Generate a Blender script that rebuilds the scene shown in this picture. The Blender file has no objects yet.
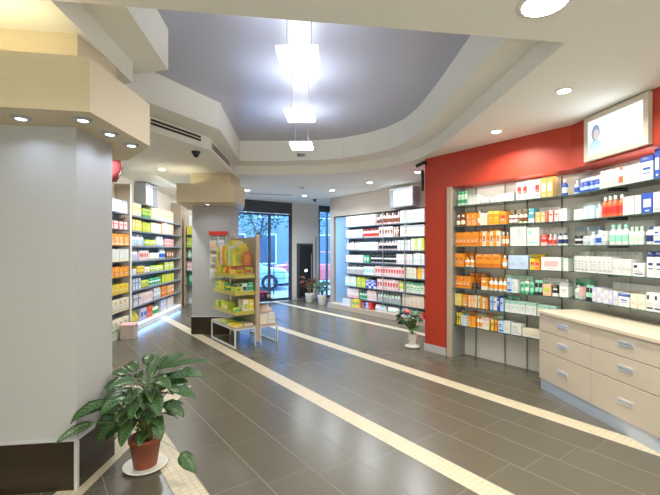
import bpy, math, random
from mathutils import Vector, Matrix
SC = bpy.context.scene
COL = SC.collection
random.seed(7)
# ------------------------------------------------------------------ camera
CAM_H = 1.55
FOC = 393.0
cd = bpy.data.cameras.new('camera'); cam = bpy.data.objects.new('camera', cd); COL.objects.link(cam)
cam.location = (0, 0, CAM_H); cam.rotation_euler = (math.pi/2, 0, 0)
cd.sensor_width = 36; cd.lens = FOC/660*36; cd.shift_y = 1.5/660; cd.clip_start = .05
SC.camera = cam
# ------------------------------------------------------------------ world, exposure
SC.view_settings.view_transform = 'Standard'
try: SC.view_settings.look = 'None'
except Exception: pass
SC.view_settings.gamma = 1
SC.view_settings.use_curve_mapping = False
SC.view_settings.exposure = 0.70
w = bpy.data.worlds.new('sky'); SC.world = w; w.use_nodes = True
nt = w.node_tree; nt.nodes.clear()
wo = nt.nodes.new('ShaderNodeOutputWorld'); bg = nt.nodes.new('ShaderNodeBackground')
bg.inputs[0].default_value = (.50, .72, 1, 1); bg.inputs[1].default_value = 7
nt.links.new(bg.outputs[0], wo.inputs[0])
# ------------------------------------------------------------------ lights of the room, and an added fill
def area(name, loc, size, power, color=(1, .95, .88), rot=(0, 0, 0), size_y=None, spread=180, shape=None):
    l = bpy.data.lights.new(name, 'AREA'); l.energy = power; l.color = color
    if size_y: l.shape = shape or 'RECTANGLE'; l.size = size; l.size_y = size_y
    else: l.shape = 'DISK'; l.size = size
    l.spread = math.radians(spread)
    o = bpy.data.objects.new(name, l); o.location = loc; o.rotation_euler = rot; COL.objects.link(o)
    return o
DOWNLIGHTS = [(1.20, 2.20, .125), (2.03, 3.41, .055), (1.94, 4.59, .055), (-2.9, 6.78, .055), (.82, 8.1, .055), (0.05, 9.2, .055),
              (1.56, 7.0, .055), (-1.94, 9.2, .055), (-.65, 10.1, .055), (-1.2, .6, .09), (1.2, .3, .09), (2.15, 1.9, .055), (0, -1.3, .09), (-2.9, 9.0, .055),
              (-2.85, 5.0, .055)]
for i, (x, y, r) in enumerate(DOWNLIGHTS):
    area('downlight_glow', (x, y, 2.905), r*2, (21 if 3 <= i <= 8 or i == 13 else 15) if r < .08 else 15, (.84, .93, 1) if 3 <= i <= 8 or i == 13 else (1, .98, .87), spread=150)
PENDANTS = [(-.23, 2.93), (-.315, 4.17), (-.39, 5.40)]
for x, y in PENDANTS:
    area('pendant_glow', (x, y, 2.99), .26, 2.6, (.93, .95, 1), rot=(math.pi, 0, 0), size_y=.36)
    area('pendant_glow', (x, y, 2.942), .26, 6, (1, .97, .93), size_y=.36)
area('fill_behind_camera', (.2, -2.55, 1.45), 4.2, 78, (.98, 1, .92), rot=(math.radians(95), 0, 0), size_y=2.3)  # added fill panel; the wall behind the camera has no window
area('cove_lamp', (-2.35, 2.10, 2.67), 1.5, 2.6, (1, .84, .5), rot=(math.pi, 0, .16), size_y=.08)
# ------------------------------------------------------------------ frames
def unit(a): l = math.hypot(*a); return (a[0]/l, a[1]/l)
D2 = (.8, .6); D1 = (-.6, .8)
def UV(u, v): return (u*D2[0]+v*D1[0], u*D2[1]+v*D1[1])
class Frame:
    """x = left to right along a wall as seen from the room, y = into the wall"""
    def __init__(s, o, xd):
        s.o = o; s.x = unit(xd); s.y = (-s.x[1], s.x[0]); s.ang = math.atan2(s.x[1], s.x[0])
    def p(s, x, y): return (s.o[0]+x*s.x[0]+y*s.y[0], s.o[1]+x*s.x[1]+y*s.y[1])
    def at(s, px, y=0):
        t = (px-330)/FOC
        # (t*Y, Y) = o + x*xd + y*yd
        ox = s.o[0]+y*s.y[0]; oy = s.o[1]+y*s.y[1]
        return (t*oy-ox)/(s.x[0]-t*s.x[1])
# ------------------------------------------------------------------ materials
MATS = {}
def mat(name, col, rough=.5, metal=0, emit=None, estr=0, spec=.5, alpha=1, trans=0, coat=0):
    if name in MATS: return MATS[name]
    m = bpy.data.materials.new(name); m.use_nodes = True
    b = m.node_tree.nodes['Principled BSDF']
    b.inputs['Base Color'].default_value = (*col, 1); b.inputs['Roughness'].default_value = rough
    b.inputs['Metallic'].default_value = metal; b.inputs['Specular IOR Level'].default_value = spec
    b.inputs['Transmission Weight'].default_value = trans
    b.inputs['Coat Weight'].default_value = coat
    if emit: b.inputs['Emission Color'].default_value = (*emit, 1); b.inputs['Emission Strength'].default_value = estr
    MATS[name] = m; return m
def noise_tint(m, scale=3, amt=.08, stretch=(1, 1, 1), bump=0, detail=4):
    nt = m.node_tree; b = nt.nodes['Principled BSDF']; c = b.inputs['Base Color'].default_value[:]
    tc = nt.nodes.new('ShaderNodeTexCoord'); mp = nt.nodes.new('ShaderNodeMapping'); mp.inputs['Scale'].default_value = stretch
    n = nt.nodes.new('ShaderNodeTexNoise'); n.inputs['Scale'].default_value = scale; n.inputs['Detail'].default_value = detail
    r = nt.nodes.new('ShaderNodeMix'); r.data_type = 'RGBA'
    r.inputs[6].default_value = tuple(min(1, k*(1-amt)) for k in c[:3])+(1,); r.inputs[7].default_value = tuple(min(1, k*(1+amt)) for k in c[:3])+(1,)
    nt.links.new(tc.outputs['Object'], mp.inputs[0]); nt.links.new(mp.outputs[0], n.inputs[0])
    nt.links.new(n.outputs[0], r.inputs[0]); nt.links.new(r.outputs[2], b.inputs['Base Color'])
    if bump:
        bp = nt.nodes.new('ShaderNodeBump'); bp.inputs['Strength'].default_value = bump; bp.inputs['Distance'].default_value = .002
        nt.links.new(n.outputs[0], bp.inputs['Height']); nt.links.new(bp.outputs[0], b.inputs['Normal'])
    return m
M_ceil = noise_tint(mat('ceiling_paint', (.83, .83, .765), .85), 2, .01)
M_purple = mat('lavender_ceiling_gloss', (.45, .47, .58), .34, spec=.6)
M_white = mat('white_paint', (.78, .76, .72), .7)
M_grey_wall = noise_tint(mat('pale_grey_wall_paint', (.435, .435, .425), .55), 2, .015)
M_wall = noise_tint(mat('cream_wall_paint', (.66, .62, .56), .75), 2, .02)
M_beige = noise_tint(mat('beige_panel', (.47, .375, .28), .6), 3, .03)
M_red = noise_tint(mat('red_paint', (.46, .040, .014), .5), 2, .03)
M_base = noise_tint(mat('dark_brown_skirting_and_gap_shade', (.028, .019, .009), .35), 5, .15)
M_trim = mat('pale_metal_trim', (.62, .62, .62), .35, .3)
M_oak = noise_tint(mat('light_oak_laminate', (.63, .54, .36), .45), 4, .09, (1, 1, 22), .05, 8)
M_oak2 = noise_tint(mat('pinkish_oak_laminate', (.54, .465, .37), .45), 4, .07, (1.5, 1.5, 26), .05, 8)
M_oaktop = noise_tint(mat('pale_oak_worktop', (.66, .56, .43), .4), 4, .06, (18, 1, 1), 0, 8)
M_plinth = mat('blue_grey_metal_plinth', (.52, .60, .74), .3, .4)
M_chrome = mat('chrome', (.86,.88,.92), .3, .85)
M_steel = mat('dull_steel', (.5, .5, .5), .4, .8)
M_dark = mat('dark_metal', (.03, .03, .035), .4, .3)
M_black = mat('black_plastic', (.012, .012, .014), .35)
M_darkgrey = mat('anthracite_frame', (.055, .06, .07), .4, .2)
M_lamp = mat('lamp_glow', (1, 1, 1), .5, emit=(1, .96, .88), estr=30)
M_shade = mat('lit_white_shade', (.9, .9, .88), .5, emit=(1, .95, .86), estr=4.5)
M_led = mat('cool_led_glow', (1, 1, 1), .5, emit=(.75, .85, 1), estr=14)
M_shelfmetal = mat('dark_blue_grey_shelf', (.10, .13, .17), .4, .2)
M_shelfback = noise_tint(mat('blue_grey_back_panel', (.40, .50, .62), .3), 3, .05)
M_back1 = noise_tint(mat('grey_steel_back_panel', (.66, .64, .58), .25, .1), 3, .05)
M_back2 = noise_tint(mat('blue_shelf_lining', (.20, .36, .58), .4), 3, .05)
def glassy(name, tint, gloss=.12, rough=.03):
    m = bpy.data.materials.new(name); m.use_nodes = True; nt = m.node_tree; nt.nodes.clear()
    o = nt.nodes.new('ShaderNodeOutputMaterial'); mx = nt.nodes.new('ShaderNodeMixShader')
    t = nt.nodes.new('ShaderNodeBsdfTransparent'); g = nt.nodes.new('ShaderNodeBsdfGlossy'); f = nt.nodes.new('ShaderNodeLayerWeight')
    t.inputs[0].default_value = (*tint, 1); g.inputs['Roughness'].default_value = rough; f.inputs[0].default_value = gloss
    nt.links.new(f.outputs['Fresnel'], mx.inputs[0]); nt.links.new(t.outputs[0], mx.inputs[1]); nt.links.new(g.outputs[0], mx.inputs[2]); nt.links.new(mx.outputs[0], o.inputs[0])
    MATS[name] = m; return m
M_glass = glassy('clear_window_glass', (.66, .82, 1), .25)
M_shelfglass = glassy('green_tinted_shelf_glass', (.84, .93, .88), .35)
M_glassedge = mat('green_glass_edge', (.07, .13, .11), .2)
M_clear = glassy('clear_plastic_sheet', (.93, .94, .93), .3, .1)
def tile_mat():
    m = bpy.data.materials.new('grey_brown_floor_tiles'); m.use_nodes = True; nt = m.node_tree; b = nt.nodes['Principled BSDF']
    uv = nt.nodes.new('ShaderNodeUVMap'); br = nt.nodes.new('ShaderNodeTexBrick')
    br.offset = 0; br.squash = 1
    br.inputs['Scale'].default_value = 1; br.inputs['Brick Width'].default_value = .62; br.inputs['Row Height'].default_value = 10
    br.inputs['Mortar Size'].default_value = .0035; br.inputs['Mortar Smooth'].default_value = .2; br.inputs['Bias'].default_value = 0
    br.inputs['Color1'].default_value = (.104, .092, .066, 1); br.inputs['Color2'].default_value = (.130, .115, .084, 1); br.inputs['Mortar'].default_value = (.20, .185, .15, 1)
    n = nt.nodes.new('ShaderNodeTexNoise'); n.inputs['Scale'].default_value = 3; n.inputs['Detail'].default_value = 5
    tc = nt.nodes.new('ShaderNodeTexCoord'); nt.links.new(tc.outputs['Object'], n.inputs[0]); nt.links.new(uv.outputs[0], br.inputs[0])
    mx = nt.nodes.new('ShaderNodeMix'); mx.data_type = 'RGBA'
    mf = nt.nodes.new('ShaderNodeMath'); mf.operation = 'MULTIPLY'; mf.inputs[1].default_value = .35; nt.links.new(n.outputs[0], mf.inputs[0]); nt.links.new(mf.outputs[0], mx.inputs[0])
    nt.links.new(br.outputs[0], mx.inputs[6]); mx.inputs[7].default_value = (.07, .058, .04, 1)
    nt.links.new(mx.outputs[2], b.inputs['Base Color']); b.inputs['Roughness'].default_value = .27
    return m
def mosaic_mat():
    m = bpy.data.materials.new('cream_mosaic'); m.use_nodes = True; nt = m.node_tree; b = nt.nodes['Principled BSDF']
    uv = nt.nodes.new('ShaderNodeUVMap'); br = nt.nodes.new('ShaderNodeTexBrick'); br.offset = 0
    br.inputs['Scale'].default_value = 1; br.inputs['Brick Width'].default_value = .045; br.inputs['Row Height'].default_value = .045
    br.inputs['Mortar Size'].default_value = .002; br.inputs['Mortar Smooth'].default_value = .3
    br.inputs['Color1'].default_value = (.52, .44, .30, 1); br.inputs['Color2'].default_value = (.58, .50, .35, 1); br.inputs['Mortar'].default_value = (.32, .28, .21, 1)
    nt.links.new(uv.outputs[0], br.inputs[0]); nt.links.new(br.outputs[0], b.inputs['Base Color']); b.inputs['Roughness'].default_value = .4
    return m
M_tile = tile_mat(); M_mosaic = mosaic_mat()
# ------------------------------------------------------------------ mesh builder
class MB:
    def __init__(s): s.v = []; s.f = []; s.m = []; s.sm = []
    def add(s, vs, fs, m=0, smooth=False):
        b = len(s.v); s.v += [tuple(p) for p in vs]
        for f in fs: s.f.append([b+i for i in f]); s.m.append(m); s.sm.append(smooth)
        return s
    def box(s, x0, x1, y0, y1, z0, z1, m=0):
        return s.add([(x0,y0,z0),(x1,y0,z0),(x1,y1,z0),(x0,y1,z0),(x0,y0,z1),(x1,y0,z1),(x1,y1,z1),(x0,y1,z1)],
                     [(0,3,2,1),(4,5,6,7),(0,1,5,4),(1,2,6,5),(2,3,7,6),(3,0,4,7)], m)
    def prism(s, poly, z0, z1, m=0, msides=None):
        a = sum(poly[i][0]*poly[(i+1) % len(poly)][1]-poly[(i+1) % len(poly)][0]*poly[i][1] for i in range(len(poly)))
        if a < 0: poly = poly[::-1]
        n = len(poly)
        s.add([(x,y,z0) for x,y in poly]+[(x,y,z1) for x,y in poly], [tuple(range(n))[::-1], tuple(range(n,2*n))], m)
        s.add([(x,y,z0) for x,y in poly]+[(x,y,z1) for x,y in poly], [(i,(i+1)%n,(i+1)%n+n,i+n) for i in range(n)], m if msides is None else msides)
        return s
    def lathe(s, prof, cx=0, cy=0, seg=16, m=0, sx=1, sy=1, cap=True, smooth=True):
        vs = []; fs = []
        for r, z in prof:
            for k in range(seg):
                a = 2*math.pi*k/seg; vs.append((cx+r*sx*math.cos(a), cy+r*sy*math.sin(a), z))
        for i in range(len(prof)-1):
            for k in range(seg):
                k2 = (k+1)%seg; fs.append((i*seg+k, i*seg+k2, (i+1)*seg+k2, (i+1)*seg+k))
        s.add(vs, fs, m, smooth)
        if cap:
            n = len(prof)
            s.add(vs[:seg], [tuple(range(seg))[::-1]], m); s.add(vs[(n-1)*seg:], [tuple(range(seg))], m)
        return s
    def tube(s, pts, r, m=0, seg=8, r2=None):
        vs = []; fs = []; n = len(pts)
        for i, p in enumerate(pts):
            p = Vector(p); a = Vector(pts[max(0,i-1)]); b = Vector(pts[min(n-1,i+1)])
            d = (b-a).normalized(); up = Vector((0,0,1)) if abs(d.z) < .95 else Vector((1,0,0))
            e = d.cross(up).normalized(); f = d.cross(e)
            rr = r+(r2-r)*i/(n-1) if r2 is not None else r
            for k in range(seg):
                t = 2*math.pi*k/seg; vs.append(p+e*rr*math.cos(t)+f*rr*math.sin(t))
        for i in range(n-1):
            for k in range(seg):
                k2 = (k+1)%seg; fs.append((i*seg+k, (i+1)*seg+k, (i+1)*seg+k2, i*seg+k2))
        s.add(vs, fs, m, True)
        s.add(vs[:seg], [tuple(range(seg))], m); s.add(vs[-seg:], [tuple(range(seg))[::-1]], m)
        return s
    def build(s, name, mats, parent=None, loc=(0,0,0), rotz=0, bevel=0):
        me = bpy.data.meshes.new(name); me.from_pydata(s.v, [], s.f); 
        for m in (mats if isinstance(mats, (list, tuple)) else [mats]): me.materials.append(m)
        me.polygons.foreach_set('material_index', s.m); me.polygons.foreach_set('use_smooth', s.sm); me.update()
        o = bpy.data.objects.new(name, me); COL.objects.link(o); o.location = loc; o.rotation_euler = (0,0,rotz)
        if parent: o.parent = parent
        if bevel:
            b = o.modifiers.new('bevel', 'BEVEL'); b.width = bevel; b.segments = 2; b.limit_method = 'ANGLE'
        return o
def tag(o, label, cat, group=None, kind=None):
    if label: o['label'] = label
    if cat: o['category'] = cat
    if group: o['group'] = group
    if kind: o['kind'] = kind
    return o
def thing(name, label, cat, loc=(0,0,0), rotz=0, group=None):
    o = bpy.data.objects.new(name, None); COL.objects.link(o); o.empty_display_size = .1
    o.location = loc; o.rotation_euler = (0,0,rotz); return tag(o, label, cat, group)
def struct(name, mb, mats, label=None, **k):
    o = mb.build(name, mats, **k); o['kind'] = 'structure'
    if label: o['label'] = label
    return o
ORD = ['','first','second','third','fourth','fifth','sixth','seventh','eighth','ninth','tenth','eleventh','twelfth','thirteenth','fourteenth','fifteenth','sixteenth','seventeenth','eighteenth','nineteenth']
TENS = {2:'twent',3:'thirt',4:'fort',5:'fift'}
def ordinal(n):
    if n < 20: return ORD[n]
    t, r = divmod(n, 10)
    return TENS[t]+('ieth' if r == 0 else 'y-'+ORD[r])
def extrude_line(a, b, t):
    """strip footprint from a to b, thickness t to the left of a->b"""
    d = unit((b[0]-a[0], b[1]-a[1])); n = (-d[1], d[0])
    return [a, b, (b[0]+n[0]*t, b[1]+n[1]*t), (a[0]+n[0]*t, a[1]+n[1]*t)]
# ------------------------------------------------------------------ floor
ZC = 2.93
def clip_poly(poly, axis_fn, lim, keep_ge):
    out = []
    for i in range(len(poly)):
        a = poly[i]; b = poly[(i+1)%len(poly)]; fa = axis_fn(a)-lim; fb = axis_fn(b)-lim
        if not keep_ge: fa, fb = -fa, -fb
        if fa >= 0: out.append(a)
        if (fa > 0 and fb < 0) or (fa < 0 and fb > 0):
            t = fa/(fa-fb); out.append((a[0]+(b[0]-a[0])*t, a[1]+(b[1]-a[1])*t))
    return out
ROOM = [(-3.25,-2.6), (3.75,-2.6), (3.12,3.2), (3.1,4.6), (1.7,6.2), (2.6,6.8), (.6,12.0), (.6,13.4), (-3.0,10.5), (-3.0,11.3), (-4.3,11.3)]
def uvof(p): return (p[0]*.8+p[1]*.6, -p[0]*.6+p[1]*.8)
rows = []
u = .88-8*.34
rng = random.Random(3)
lines = [-2.4+.335*i for i in range(10)]
bands = []
def rowset(u0, n, h, off0, step):
    for i in range(n): bands.append((u0+i*h, u0+(i+1)*h, off0+i*step, 0))
rowset(.70-.335*16, 16, .335, .3, .1)
bands.append((.70, .88, 0, 1))
rowset(.88, 4, .34, 1.8, -.1)
bands.append((2.24, 2.42, 0, 1))
rowset(2.42, 4, .3275, 1.49, -.095)
bands.append((3.73, 3.92, 0, 1))
rowset(3.92, 5, .326, 1.1, -.1)
bands.append((5.55, 5.73, 0, 1))
rowset(5.73, 10, .335, .5, -.1)
def flat_object(name, quads, mats, z):
    """quads: (polygon, uv function, material)"""
    me = bpy.data.meshes.new(name); vs = []; fs = []; uvs = []; ms = []
    for poly, fn, m in quads:
        if len(poly) < 3: continue
        b = len(vs); vs += [(x, y, z) for x, y in poly]; fs.append(list(range(b, b+len(poly)))); uvs += [fn(p) for p in poly]; ms.append(m)
    me.from_pydata(vs, [], fs); l = me.uv_layers.new(name='UVMap')
    for i, c in enumerate(uvs): l.data[i].uv = c
    for m in mats: me.materials.append(m)
    me.polygons.foreach_set('material_index', ms)
    for p in me.polygons:
        if p.normal.z < 0: p.flip()
    me.update()
    o = bpy.data.objects.new(name, me); COL.objects.link(o); return o
BIG = [(-6,-3.2),(6,-3.2),(6,14),(-6,14)]
BIG = [(-4.5,-2.7),(3.9,-2.7),(3.9,5.0),(2.2,7.9),(1.2,13.9),(-1.2,12.0),(-2.95,10.62),(-3.0,11.3),(-4.5,11.3)]
q = []
MAIN = []
for (u0, u1, off, ism) in bands:
    # split the concave plan in v slices by simple triangulation of its convex pieces
    for piece in ([(-4.5,-2.7),(3.9,-2.7),(3.9,5.0),(2.2,7.9),(-4.5,7.9)], [(-4.5,7.9),(2.2,7.9),(1.6,10.6),(-2.95,10.6),(-3.0,11.3),(-4.5,11.3)], [(-2.95,10.6),(1.6,10.6),(1.2,13.9)]):
        pl = clip_poly(piece, lambda p: uvof(p)[0], u0, True)
        if len(pl) > 2: pl = clip_poly(pl, lambda p: uvof(p)[0], u1, False)
        if len(pl) < 3: continue
        if ism:
            if u0 == .70: pl = clip_poly(pl, lambda p: uvof(p)[1], 3.75, False)
            if len(pl) > 2: q.append((pl, lambda p, a=u0: (uvof(p)[1], uvof(p)[0]-a), 1))
            if u0 == .70:
                pl = clip_poly(clip_poly(piece, lambda p: uvof(p)[0], u0, True), lambda p: uvof(p)[0], u1, False)
                pl = clip_poly(pl, lambda p: uvof(p)[1], 3.75, True)
                if len(pl) > 2: q.append((pl, lambda p, a=u0: (uvof(p)[1], uvof(p)[0]-a+.1), 0))
        else:
            q.append((pl, lambda p, a=u0, o=off: (uvof(p)[1]-o, uvof(p)[0]-a+.0), 0))
floor = flat_object('floor', q, [M_tile, M_mosaic], 0)
# joints between the rows: brick row height is huge, so the long joints are laid as thin grout strips
gq = []
for (u0, u1, off, ism) in bands:
    for piece in ([(-4.5,-2.7),(3.9,-2.7),(3.9,5.0),(2.2,7.9),(-4.5,7.9)], [(-4.5,7.9),(2.2,7.9),(1.6,10.6),(-2.95,10.6),(-3.0,11.3),(-4.5,11.3)], [(-2.95,10.6),(1.6,10.6),(1.2,13.9)]):
        pl = clip_poly(piece, lambda p: uvof(p)[0], u0-.003, True)
        if len(pl) > 2: pl = clip_poly(pl, lambda p: uvof(p)[0], u0+.003, False)
        if len(pl) > 2: gq.append((pl, lambda p: (0, 0), 0))
M_grout = mat('floor_grout', (.205, .19, .155), .6)
g = flat_object('trim_1', gq, [M_grout], .0008); tag(g, None, None, kind='structure')
floor['kind'] = 'structure'
bandq = []
xyuv = lambda p: (p[0], p[1])
bandq.append(([(-1.745,2.28),(-1.56,2.31),(-1.565,4.45),(-1.745,4.45)], lambda p: (p[1], p[0]+1.745), 0))
bandq.append(([(-3.2,4.45),(-3.2,4.27),(-1.745,4.27),(-1.745,4.45)], lambda p: (p[0], p[1]-4.27), 0))
bandq.append(([(-3.3,2.02),(-1.745,2.28),(-1.745,2.46),(-3.3,2.2)], lambda p: (p[0], p[1]+.16*p[0]), 0))
g = flat_object('trim_2', bandq, [M_mosaic], .0016); tag(g, 'cream mosaic band around the large pillar', None, kind='structure')
# ------------------------------------------------------------------ ceiling with the stepped coffer
OUT = [(-1.55,2.18),(1.58,2.63),(1.53,4.2),(1.50,5.0),(1.46,5.5),(1.38,5.95),(1.15,6.4),(.8,6.8),(.4,7.08),(-.1,7.24),(-.8,7.3),(-1.78,7.3),(-1.68,5.47),(-2.12,4.55),(-2.65,3.45),(-1.64,3.27)]
INN = [(-1.28,2.26),(1.32,2.62),(1.25,3.5),(1.23,4.5),(1.18,5.3),(1.08,5.75),(.9,6.12),(.6,6.45),(.2,6.72),(-.2,6.85),(-.8,6.9),(-1.58,6.9),(-1.43,5.11),(-1.90,4.19),(-2.2,3.6),(-1.40,3.40)]
import bmesh
def ring(name, outer, inner, z, mt):
    bm = bmesh.new(); es = []
    for loop in (outer, inner):
        vs = [bm.verts.new((x, y, z)) for x, y in loop]
        for i in range(len(vs)): es.append(bm.edges.new((vs[i], vs[(i+1)%len(vs)])))
    bmesh.ops.triangle_fill(bm, use_beauty=True, use_dissolve=False, edges=es, normal=(0,0,-1))
    me = bpy.data.meshes.new(name); bm.to_mesh(me); bm.free(); me.materials.append(mt)
    return me
def walls_of(mb, loop, z0, z1, m=0):
    n = len(loop)
    mb.add([(x,y,z0) for x,y in loop]+[(x,y,z1) for x,y in loop], [(i,(i+1)%n,(i+1)%n+n,i+n) for i in range(n)], m)
me = ring('ceiling', [(-5,-3),(4.5,-3),(4.5,8),(2.2,14),(-3.2,12),(-5,11.6)], OUT, ZC, M_ceil)
o = bpy.data.objects.new('ceiling', me); COL.objects.link(o); o['kind'] = 'structure'
me = ring('ceiling', OUT, INN, 3.10, M_ceil); o = bpy.data.objects.new('ceiling', me); COL.objects.link(o); o['kind'] = 'structure'; o['label'] = 'inner ledge of the stepped ceiling recess'
mb = MB(); walls_of(mb, OUT, ZC, 3.10); walls_of(mb, INN, 3.10, 3.45)
struct('trim_3', mb, M_ceil, 'white vertical faces of the ceiling recess')
mb = MB(); mb.prism([(-2.4,2.1),(1.5,2.4),(1.5,7.1),(-2.4,7.1)], 3.45, 3.5)
struct('ceiling', mb, M_purple, 'glossy lavender grey ceiling panel in the recess')
# ------------------------------------------------------------------ walls
def wx(Y): return -3.95-.065*(Y-7.25)
struct('wall_left', MB().prism([(wx(-2.6),-2.6),(wx(11.3),11.3),(wx(11.3)-.15,11.3),(wx(-2.6)-.15,-2.6)], 0, ZC), M_wall)
struct('wall_back', MB().prism([(-3.6,-2.6),(3.9,-2.6),(3.9,-2.75),(-3.6,-2.75)], 0, ZC), M_wall)
struct('wall_far_left', MB().prism([(-4.35,11.25),(-2.9,11.25),(-2.9,11.4),(-4.35,11.4)], 0, ZC).prism([(-3.06,10.45),(-2.95,10.51),(-2.95,11.25),(-3.06,11.25)], 0, ZC), M_wall)
def dl(X): return (X, 12.725+.75*X)
struct('wall_end', MB().prism(extrude_line(dl(-1.16), dl(-.36), .18), 0, ZC).prism(extrude_line(dl(.35), dl(1.3), .18), 0, ZC), M_wall)
struct('wall_side', MB().prism([(.075,10.86),(.2,10.8),(.36,13.0),(.22,13.0)], 0, ZC), M_wall)
struct('wall_right', MB().prism([UV(6.78,8.7),UV(6.78,3.7),UV(6.93,3.7),UV(6.93,8.7)], 0, ZC), M_wall)
# red block, fascia and back walls of the medicine alcove
def f2x(Y, off=0): return 3.149-.1046*Y+off*1.0055
BEND_F = (2.69, 4.379); BEND_B = (2.98, 4.492)
struct('wall_red', MB().prism([UV(4.78,3.55),UV(4.78,3.946),UV(6.9,3.946),UV(6.9,3.80),UV(5.2,3.80),UV(5.2,3.55)], 0, ZC)
       .prism([UV(4.78,3.55),UV(5.2,3.55),(3.06,4.55),BEND_F], 2.44, ZC)
       .prism([BEND_F,(3.1,4.5),(f2x(-2.6,.42),-2.6),(f2x(-2.6),-2.6)], 2.44, ZC), M_red, 'red painted wall above and beside the shelves')
struct('baseboard_red', MB().prism([UV(4.77,3.555),UV(4.77,3.956),UV(4.79,3.956),UV(4.79,3.555)], 0, .11), M_trim, 'grey metal skirting of the red wall')
struct('wall_alcove', MB().prism([UV(5.08,3.55),UV(5.2,3.55),(3.12,4.54),BEND_B], 0, 2.44)
       .prism([BEND_B,(3.12,4.5),(f2x(-2.6,.42),-2.6),(f2x(-2.6,.3),-2.6)], 0, 2.44), M_back1)
# far shelf wall frame
struct('wall_far_right', MB().prism([UV(6.45,8.6),UV(6.45,3.9),UV(6.8,3.9),UV(6.8,8.6)], 2.42, ZC)
       .prism([UV(6.45,8.6),UV(6.45,8.44),UV(6.8,8.44),UV(6.8,8.6)], 0, 2.42), mat('taupe_fascia', (.36,.315,.265), .7))
# ------------------------------------------------------------------ entrance door and window
ANG2 = math.atan2(.6, .8)
def DL(s): return (-2.95+.8*s, 10.5125+.6*s)     # s metres along the glass front from its left end
DX = lambda X: (X+2.95)/.8
W = DX(-1.16)
d = thing('door_1', 'glazed sliding entrance door with dark frame and street behind', 'door', (*DL(0), 0), ANG2); d['kind'] = 'structure'
mb = MB(); mb.box(0, W, -.03, .12, 2.60, 2.93); mb.box(0,.05,-.02,.1,0,2.6); mb.box(W-.055,W,-.03,.1,0,2.6); mb.build('door_frame', M_darkgrey, d)
def leaf(x0, x1, y):
    mb = MB(); mb.box(x0,x0+.045,y,y+.03,0.02,2.58); mb.box(x1-.045,x1,y,y+.03,0.02,2.58); mb.box(x0+.045,x1-.045,y,y+.03,2.53,2.58); mb.box(x0+.045,x1-.045,y,y+.03,0.02,.10)
    f = mb.build('door_leaf', M_darkgrey, d)
    MB().box(x0+.045,x1-.045,y+.012,y+.018,.10,2.53).build('glass', M_glass, f)
leaf(.05, DX(-1.74), .04); leaf(DX(-1.76), W-.05, .0)
d = thing('window_1', 'narrow tall window right of the entrance', 'window', (*DL(DX(-.36)), 0), ANG2); d['kind'] = 'structure'
W2 = DX(.36)-DX(-.36)
mb = MB(); mb.box(0,W2,0,.12,2.74,2.93); mb.box(0,.05,0,.12,0,2.74); mb.box(W2-.05,W2,0,.12,0,2.74); mb.box(.34,.38,0.02,.1,0.05,2.74); mb.box(.05,W2-.05,0,.12,0,.05)
mb.build('window_frame', M_darkgrey, d)
MB().box(.05,W2-.05,.05,.056,.05,2.74).build('glass', M_glass, d)
struct('trim_4', MB().prism(extrude_line(DL(DX(-1.16)), DL(DX(-.36)), -.012), 0, .1), M_trim, 'pale skirting beside the entrance door')
# ------------------------------------------------------------------ pillars with oak canopies
P1 = [(-3.0,2.36),(-1.64,2.54),(-1.635,2.95),(-2.0,3.35),(-3.0,3.35)]
C1 = [(-3.4,1.89),(-1.375,2.25),(-1.375,3.0),(-1.78,3.47),(-3.4,3.6)]
P2 = [(-2.51,7.15),(-1.82,7.15),(-1.80,7.75),(-2.55,7.75)]
C2 = [(-2.57,6.57),(-1.61,6.56),(-1.54,7.1),(-1.76,7.95),(-2.85,7.95)]
def grow(poly, k):
    cx = sum(p[0] for p in poly)/len(poly); cy = sum(p[1] for p in poly)/len(poly)
    return [(x+(k if x > cx else -k), y+(k if y > cy else -k)) for x, y in poly]
def pillar(P, C, label, lamps, corner):
    t = thing('pillar', label, 'pillar'); t['kind'] = 'structure'
    MB().prism(P, .315, 2.6).build('shaft', M_grey_wall, t)
    MB().prism(grow(P, .012), 0, .315).build('base', M_base, t)
    MB().prism(grow(P, .015), .315, .328).build('base_trim', M_trim, t)
    mb = MB()
    for x, y in corner: mb.box(x-.012, x+.010, y-.010, y+.010, 0, .316)
    mb.build('corner_trim', M_trim, t)
    MB().prism(C, 2.335, 2.65).build('canopy', M_oak, t, bevel=.002)
    MB().prism(grow(P, .02), 2.65, 2.93).build('upper_canopy', M_oak, t)
    for x, y in lamps:
        l = MB().lathe([(.04,2.322),(.052,2.328),(.055,2.336)], x, y, 20).build('spotlight', M_steel, t)
        MB().lathe([(.024,2.320),(.030,2.3225)], x, y, 20).build('bulb', mat('blue_led_bulb', (.7,.8,1), .5, emit=(.5,.75,1), estr=3.5), l)
    return t
pillar(P1, C1, 'large grey pillar with dark base and light oak canopy nearest the camera', [(-1.84,2.34),(-1.49,2.37),(-1.49,2.66),(-1.49,2.95)], [(-1.63,2.53)])
pillar(P2, C2, 'slim grey pillar under a boxy oak canopy beside the yellow display stand', [(-2.13,6.83)], [])
for x, y, e in ((-1.84,2.34,.45),(-1.49,2.37,.45),(-1.49,2.66,.45),(-1.49,2.95,.45),(-2.13,6.83,.6)):
    area('canopy_spot', (x, y, 2.316), .07, e, (.62,.74,1), spread=140)
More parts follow.
